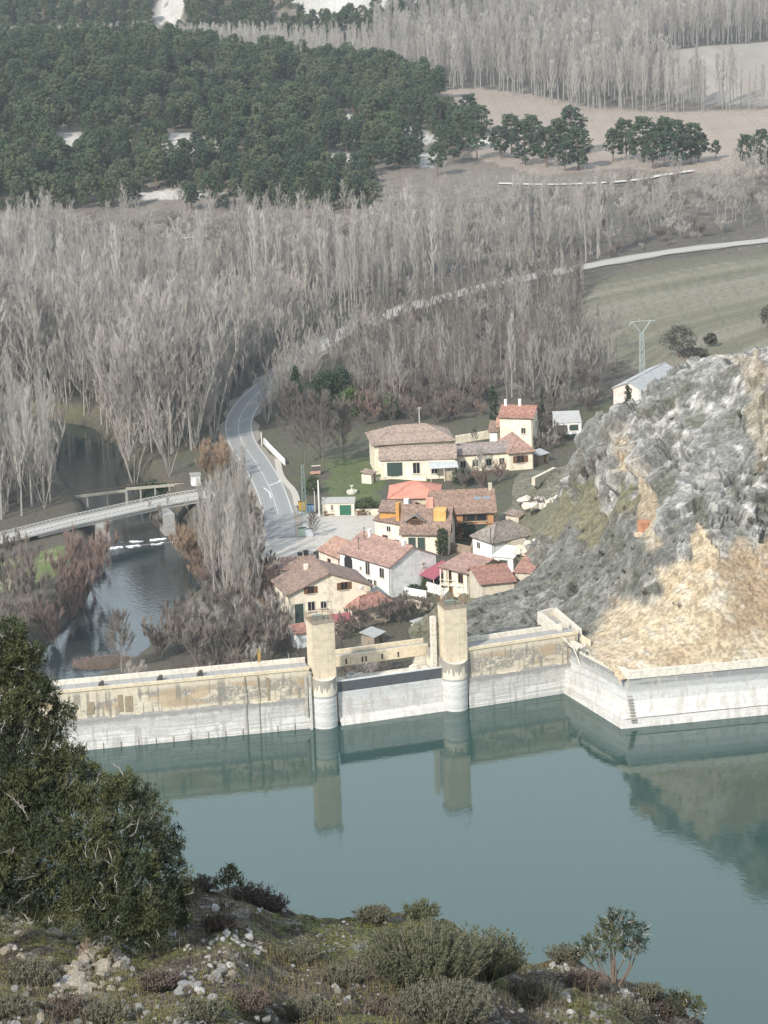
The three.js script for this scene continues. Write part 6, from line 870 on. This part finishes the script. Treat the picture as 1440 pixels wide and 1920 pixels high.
// ---------------------------------------------------------------- the near hillside: juniper, shrubs, stones, grass
function slopeHit(px, py) { const d = ray(px, py); for (let D = 23; D < 70; D += 0.03) { const t = D / -d.z, x = d.x * t, y = EYE + d.y * t; if (y < slopeY(x, -D)) return V(x, slopeY(x, -D), -D); } return null; }
const jMat = [std([0.055, 0.068, 0.032], 0.95), std([0.085, 0.092, 0.038], 0.95), std([0.04, 0.052, 0.027], 0.95)], deadWood = std([0.34, 0.31, 0.28], 0.95), barkMat = std([0.15, 0.115, 0.09], 0.95);
function spray(b, r, c, out, n, len, wid) { // a tuft of scaly juniper twigs
  for (let i = 0; i < n; i++) {
    const d = out.clone().multiplyScalar(0.8).add(dirOf(r() * 6.283, Math.acos(2 * r() - 1))).add(V(0, 0.25, 0)).normalize(), p = c.clone().add(dirOf(r() * 6.283, Math.acos(2 * r() - 1)).multiplyScalar(len * 1.1 * r())), L = len * (0.5 + r()), s = V(d.z, d.x, d.y).cross(d).normalize().multiplyScalar(wid * (0.6 + 0.8 * r())), e = p.clone().addScaledVector(d, L), m = p.clone().addScaledVector(d, L * 0.45);
    b.tri(p, m.clone().add(s), e); b.tri(p, e, m.clone().sub(s));
  }
}
// lobes: [px, py, distance, radius in plate units]
function juniper(name, label, root, lobes, seed, dens, fine = 1, th = 1) {
  const t = thing(name, label, 'juniper', [root.x, root.y, root.z]), r = rng(seed), cr = [new GB(), new GB(), new GB()], wood = new GB(), dead = new GB(), o = root;
  const loc = p => p.clone().sub(o), cc = lobes.reduce((s, l) => s.add(loc(atD(l[0], l[1], l[2]))), V(0, 0, 0)).divideScalar(lobes.length), fork = V(cc.x * 0.35, cc.y * 0.4, cc.z * 0.35);
  wood.tube([V(0, -0.1, 0), V(fork.x * 0.3, fork.y * 0.5, fork.z * 0.3), fork], [(0.06 * cc.y + 0.02) * th, (0.05 * cc.y + 0.015) * th, (0.04 * cc.y + 0.01) * th], 7);
  lobes.forEach(([x, y, D, rad], li) => {
    const c = loc(atD(x, y, D)), R = rad * D * 1.035 / F, n = Math.round(dens * R * R * 1500 / fine), mid = fork.clone().lerp(c, 0.5).add(V((r() - 0.5) * R, -R * 0.3, (r() - 0.5) * R));
    wood.tube([fork, mid, c], [0.03 * cc.y * th, (0.018 * cc.y + 0.006) * th, 0.006], 5);
    for (let i = 0; i < n; i++) { const d = dirOf(r() * 6.283, Math.acos(1.6 * r() - 0.75)), k = 0.5 + 0.55 * r() + (vn(d.x * 3 + li * 7, d.y * 3 + d.z * 2, seed) - 0.5) * 0.75, p = c.clone().addScaledVector(d, R * k); spray(cr[Math.min(2, Math.floor(vn(p.x * 2.2, p.y * 2.2 + p.z, seed + 5) * 3.3))], r, p, d, 15, 0.058 * fine, 0.0075 * fine); }
    for (let i = 0; i < 5; i++) { if (r() < 0.25) continue; const d = dirOf(r() * 6.283, Math.acos(2 * r() - 1)); d.z = Math.abs(d.z); let p = c.clone().addScaledVector(d, R * 0.7), w = 0.012; const q = [p], rr = [w]; let dd = d.clone().add(V(r() - 0.5, r() * 0.5, 0)).normalize(); for (let k = 0; k < 6; k++) { dd = dd.add(V(r() - 0.5, r() - 0.45, r() - 0.5).multiplyScalar(1.0)).normalize(); p = p.clone().addScaledVector(dd, R * 0.13); q.push(p); rr.push(w *= 0.8); spike(dead, p, dd.clone().add(V(r() - 0.5, r() - 0.3, r() - 0.5)).normalize(), R * (0.1 + 0.25 * r()), 0.005); } dead.tube(q, rr, 4); }
  });
  cr.forEach((g, i) => { if (g.p.length) g.mesh('foliage', jMat[i], t); }); wood.mesh('branches', barkMat, t); if (dead.p.length) dead.mesh('dead_twigs', deadWood, t); return t;
}
{
  const D = 38, root1 = V(-6.2, slopeY(-6.2, -37.6) - 0.2, -37.6);
  juniper('juniper_tree', 'tall dark juniper tree at the left edge with grey dead twigs', root1, [[10, 1215, 38, 46], [40, 1255, 38, 42], [-20, 1270, 38, 60], [75, 1300, 38, 40], [20, 1330, 37.8, 60], [90, 1370, 37.9, 46], [-30, 1390, 38, 70], [40, 1410, 37.6, 60], [110, 1440, 37.7, 42], [135, 1420, 38, 26], [70, 1480, 37.5, 60], [0, 1490, 37.5, 66], [-50, 1520, 38, 70], [130, 1500, 37.5, 44], [60, 1560, 37.2, 70], [0, 1600, 37.2, 70], [100, 1630, 37, 66], [30, 1680, 37, 62], [-40, 1650, 37.4, 70], [90, 1700, 36.9, 46], [20, 1180, 38, 24], [62, 1225, 38, 22], [118, 1335, 38, 22], [170, 1450, 37.8, 22]], 601, 1.7);
  const root2 = V(-4.6, slopeY(-4.6, -37) - 0.2, -37);
  juniper('juniper_tree', 'broad olive-green juniper spreading beside the tall one over the reservoir', root2, [[180, 1500, 37.4, 44], [225, 1480, 37.4, 42], [262, 1500, 37.5, 34], [160, 1560, 37.2, 56], [220, 1560, 37, 56], [280, 1545, 37.2, 42], [310, 1585, 37.2, 34], [180, 1630, 36.8, 64], [250, 1625, 36.8, 62], [310, 1640, 37, 44], [335, 1680, 37, 30], [150, 1690, 36.6, 56], [220, 1695, 36.6, 62], [285, 1700, 36.7, 54], [325, 1725, 36.9, 34], [190, 1740, 36.4, 40], [260, 1750, 36.5, 40]], 602, 1.6);
}
// little tree on the edge to the right
juniper('young_juniper', 'small airy young juniper tree on the right end of the rocky edge', slopeHit(1150, 1815) || V(3.4, 120, -41), [[1135, 1738, 41.5, 22], [1165, 1728, 41.5, 22], [1190, 1745, 41.4, 24], [1200, 1770, 41.4, 16], [1150, 1765, 41.3, 24], [1180, 1780, 41.3, 18], [1108, 1765, 41.4, 22], [1090, 1780, 41.4, 14], [1120, 1790, 41.3, 18], [1148, 1715, 41.5, 13]], 603, 0.75, 1, 0.45);
juniper('edge_shrub', 'small upright green shrub on the edge beside the broad juniper', slopeHit(428, 1672) || V(-2.5, 121, -41), [[420, 1645, 41, 14], [438, 1642, 41, 14], [430, 1632, 41, 12], [445, 1655, 41, 12], [412, 1658, 41, 11]], 604, 1.2, 1, 0.4);
juniper('edge_shrub', 'grey-green shrub at the far right bottom end of the edge', slopeHit(1285, 1905) || V(4.4, 119, -40), [[1265, 1880, 40.5, 22], [1295, 1882, 40.5, 18], [1280, 1870, 40.5, 14], [1310, 1895, 40.5, 16]], 605, 0.9, 1, 0.4);
// low aromatic shrubs
function nearShrub(name, label, px, py, wPx, hPx, mat, seed, nb, green) {
  const root = slopeHit(px, py); if (!root) return; const s = -root.z * 1.04 / F, W = wPx * s / 2, H = hPx * s, r = rng(seed), t = thing(name, label, 'shrub', [root.x, root.y, root.z]), tw = new GB(), lf = new GB();
  for (let i = 0; i < nb; i++) { const a = r() * 6.283, q = Math.sqrt(r()), b = V(Math.cos(a) * q * W * 0.55, -0.03, Math.sin(a) * q * W * 0.5), d = dirOf(a + (r() - 0.5) * 0.8, q * 1.0 + (r() - 0.5) * 0.3), L = H * (0.55 + 0.5 * r()) * (1.05 - 0.35 * q) + W * 0.3 * q, m = b.clone().addScaledVector(d, L * 0.55), e = m.clone().addScaledVector(d.clone().add(V((r() - 0.5) * 0.5, 0.35, (r() - 0.5) * 0.5)).normalize(), L * 0.45); tw.bar(b, m, 0.009, 0.006, 3); tw.bar(m, e, 0.006, 0.002, 3);
    for (let k = 0; k < green; k++) { const g = 0.35 + 0.65 * r(), p = g < 0.55 ? b.clone().lerp(m, g / 0.55) : m.clone().lerp(e, (g - 0.55) / 0.45); spray(lf, r, p, d, 4, 0.05, 0.009); } }
  tw.mesh('stems', M.scrub, t); if (green) lf.mesh('leaves', mat, t);
}
const sage = std([0.105, 0.105, 0.07]), sageGreen = std([0.085, 0.095, 0.05]), heath = std([0.105, 0.08, 0.066]), dryG = std([0.27, 0.22, 0.13]);
nearShrub('sage_shrub', 'large grey-green shrub in the middle of the near hillside', 800, 1835, 230, 105, sageGreen, 611, 420, 9);
nearShrub('sage_shrub', 'grey-green shrub joining the large shrub on its right', 905, 1825, 140, 88, sageGreen, 612, 260, 9);
nearShrub('sage_shrub', 'olive shrub below the large shrub at the bottom edge', 830, 1915, 200, 70, sage, 613, 300, 8);
[[375, 1668, 60, 36, heath, 'purplish heath bush behind the broad juniper on the edge'], [470, 1690, 80, 44, heath, 'purplish-brown heath bush right of the small upright shrub'], [505, 1705, 70, 36, heath, 'brown heath bush at the dip of the edge'], [345, 1690, 60, 40, sage, 'grey bush touching the broad juniper'], [565, 1712, 60, 22, sage, 'low grey tuft on the edge left of the dry grass'], [628, 1712, 56, 24, heath, 'little dark bush on the edge in the middle'], [700, 1722, 70, 26, sage, 'low grey bush on the edge before the large shrub'], [790, 1718, 70, 34, sageGreen, 'green bush on the edge above the large shrub'], [890, 1742, 90, 40, heath, 'dark reddish bush on the edge right of the white stone'], [945, 1765, 60, 34, sageGreen, 'yellowish green bush where the edge drops'], [1010, 1798, 80, 30, heath, 'reddish heath patch left of the young juniper'], [1060, 1800, 70, 40, sage, 'thin grey bush beside the young juniper'], [1215, 1868, 60, 30, sage, 'grey tuft right of the young juniper'], [1255, 1895, 80, 36, heath, 'dark heath bush on the right end of the edge'], [1090, 1850, 90, 34, heath, 'reddish bush below the young juniper'], [640, 1840, 90, 40, sage, 'grey bush left of the large shrub'], [560, 1800, 90, 34, sage, 'grey bush between mossy patches'], [720, 1900, 80, 34, heath, 'brown tuft near the bottom centre'], [1000, 1880, 110, 50, sage, 'grey-green bush among the white stones on the right'], [1180, 1905, 90, 40, sage, 'bush at the bottom right among stones'], [300, 1850, 90, 34, heath, 'brown bush below the pale outcrop'], [60, 1840, 110, 60, sage, 'grey-olive bush at the lower left corner'], [470, 1890, 90, 34, heath, 'dark tuft near the bottom left of centre'], [120, 1905, 110, 46, heath, 'brown heath bush at the bottom left under the outcrop'], [200, 1912, 90, 40, sage, 'grey tuft at the bottom edge left of centre'], [20, 1905, 100, 50, sage, 'grey-green bush at the bottom left corner'], [380, 1905, 90, 40, sage, 'olive tuft at the bottom edge below the grey stones'], [580, 1905, 100, 44, sage, 'olive bush at the bottom edge in the middle'], [410, 1740, 70, 30, heath, 'heath bush in the stones right of the broad juniper']].forEach(([x, y, w, h, m, l], i) => nearShrub('heath_bush', l, x, y, w * 0.95, h * 0.8, m, 640 + i, 90, 6));
// grass blades along the edge
{
  const r = rng(701), t = thing('dry_grass', 'thin dry grass stems along the rocky edge', 'grass'), g = new GB(); t.userData.kind = 'stuff';
  for (let i = 0; i < 9000; i++) { const px = -20 + r() * 1400, py = 1640 + r() * 290, p = slopeHit2(px, py); if (!p || vn(p.x * 1.3, p.z * 1.3, 6) < 0.42) continue; const L = 0.08 + r() * 0.16 + (r() < 0.05 ? 0.35 : 0); spike(g, p, dirOf(r() * 6.28, r() * 0.5), L, 0.0045); } g.mesh('blades', dryG, t);
  const m = thing('moss', 'yellow-green moss and cushion plants on the near hillside', 'moss'), b = new GB(); m.userData.kind = 'stuff'; for (let i = 0; i < 6500; i++) { const px = -20 + r() * 1250, py = 1700 + r() * 230, p = slopeHit2(px, py); if (!p || fbm(p.x * 0.9, p.z * 0.9, 3, 55) < 0.5) continue; spray(b, r, p, V(0, 1, 0), 5, 0.03, 0.008); } b.mesh('cushions', std([0.15, 0.15, 0.035]), m);
}
function slopeHit2(px, py) { const d = ray(px, py); let D = 24; for (; D < 52; D += 0.25) { const t = D / -d.z; if (EYE + d.y * t < slopeY(d.x * t, -D)) { for (let k = 0; k < 6; k++) { D -= 0.05; const t2 = D / -d.z; if (EYE + d.y * t2 > slopeY(d.x * t2, -D)) break; } const t3 = D / -d.z; return V(d.x * t3, slopeY(d.x * t3, -D) - 0.01, -D); } } return null; }
// stones: each a mesh of its own, belonging to the hillside
{
  const r = rng(801), tone = [std([0.25, 0.245, 0.235], 0.95), std([0.42, 0.41, 0.395], 0.95), std([0.16, 0.155, 0.14], 0.95), std([0.30, 0.265, 0.215], 0.95)], st = tex(256, 256, (u, v) => { const g = 0.5 + fbm(u * 10, v * 10, 5, 811, 10) * 0.95; return [g, g, g * 0.985]; }, 0.35); tone.forEach(m => { m.map = st; m.bumpMap = st; m.bumpScale = 0.02; });
  const shapes = [0, 1, 2, 3, 4, 5, 6, 7].map(k => { const g = new THREE.IcosahedronGeometry(1, 2), a = g.attributes.position, uv = []; for (let i = 0; i < a.count; i++) { const p = V(a.getX(i), a.getY(i), a.getZ(i)), f = Math.min(...[0, 1, 2, 3, 4, 5, 6, 7, 8].map(j => { const d = dirOf(hash2(j, k, 5) * 6.28, Math.acos(2 * hash2(j, k, 6) - 1)), q = p.dot(d); return q > 0.05 ? (0.6 + 0.3 * hash2(j, k, 7)) / q : 9; }), 1.15) * (0.94 + 0.12 * hash2(Math.round(p.x * 40), Math.round(p.y * 40 + p.z * 90), k)); a.setXYZ(i, p.x * f, p.y * f * 0.75, p.z * f * 0.85); uv.push(p.x * 0.3, p.y * 0.3 + p.z * 0.2); } g.setAttribute('uv', new THREE.Float32BufferAttribute(uv, 2)); g.computeVertexNormals(); return g; });
  const peb = new THREE.InstancedMesh(shapes[2], tone[0], 2600); peb.name = 'rubble'; peb.userData.kind = 'stuff'; peb.castShadow = peb.receiveShadow = true; let np = 0;
  const rub = new THREE.InstancedMesh(shapes[5], tone[2], 2600); rub.name = 'rubble'; rub.userData.kind = 'stuff'; let nq = 0;
  for (let i = 0; i < 9000; i++) { const px = -40 + r() * 1450, py = 1660 + r() * 280, p = slopeHit2(px, py); if (!p || fbm(p.x * 0.8 + 4, p.z * 0.8, 3, 66) < 0.5 + r() * 0.1) continue; const s = (0.012 + r() * r() * 0.05); tmp.position.set(p.x, p.y - s * 0.1, p.z); tmp.rotation.set(r() * 3, r() * 6, r() * 3); tmp.scale.set(s * 1.3, s, s); tmp.updateMatrix(); if (r() < 0.5 && np < 2600) peb.setMatrixAt(np++, tmp.matrix); else if (nq < 2600) rub.setMatrixAt(nq++, tmp.matrix); }
  peb.count = np; rub.count = nq; slopeMesh.add(peb, rub);
  const clusters = [[165, 1800, 75, 80, 70, 24, 3], [110, 1850, 40, 50, 16, 20, 3], [230, 1790, 40, 50, 18, 18, 0], [330, 1760, 45, 45, 26, 13, 1], [430, 1760, 55, 65, 60, 12, 1], [420, 1830, 30, 24, 16, 20, 0], [350, 1850, 60, 30, 18, 15, 0], [470, 1780, 30, 30, 16, 12, 0], [500, 1705, 40, 12, 9, 10, 1], [560, 1830, 60, 40, 10, 8, 1], [640, 1860, 50, 40, 16, 13, 0], [250, 1890, 60, 30, 16, 15, 0], [60, 1900, 60, 24, 12, 16, 0], [500, 1900, 60, 20, 12, 12, 0], [860, 1708, 8, 5, 3, 9, 1], [980, 1800, 40, 20, 9, 9, 1], [1050, 1815, 22, 16, 9, 12, 1], [1040, 1870, 50, 30, 22, 14, 0], [1180, 1868, 30, 18, 12, 14, 1], [1225, 1895, 40, 16, 14, 14, 1], [1100, 1905, 60, 18, 14, 12, 0], [740, 1740, 200, 30, 12, 6, 1], [640, 1760, 120, 50, 14, 6, 1], [20, 1770, 40, 50, 10, 15, 3], [40, 1870, 60, 40, 14, 14, 0], [160, 1900, 80, 30, 16, 14, 3], [330, 1900, 70, 30, 14, 12, 0], [700, 1880, 80, 40, 8, 9, 0]];
  for (const [cx, cy, sx, sy, n, size, tn] of clusters) for (let i = 0; i < n; i++) {
    const px = cx + (r() + r() - 1) * sx, py = cy + (r() + r() - 1) * sy, p = slopeHit(px, py); if (!p) continue; const s = size * (0.25 + r() * r() * 0.85) * -p.z * 1.04 / F;
    const m = put('stone', shapes[Math.floor(r() * 8)], tone[r() < 0.62 ? tn : Math.floor(r() * 4)], slopeMesh); m.position.set(p.x, p.y - s * 0.12, p.z); m.rotation.set(r() * 0.7, r() * 6.28, r() * 0.7); m.scale.set(s * (0.8 + r() * 0.5), s * (0.7 + r() * 0.5), s);
  }
}
renderer.render(scene, camera);
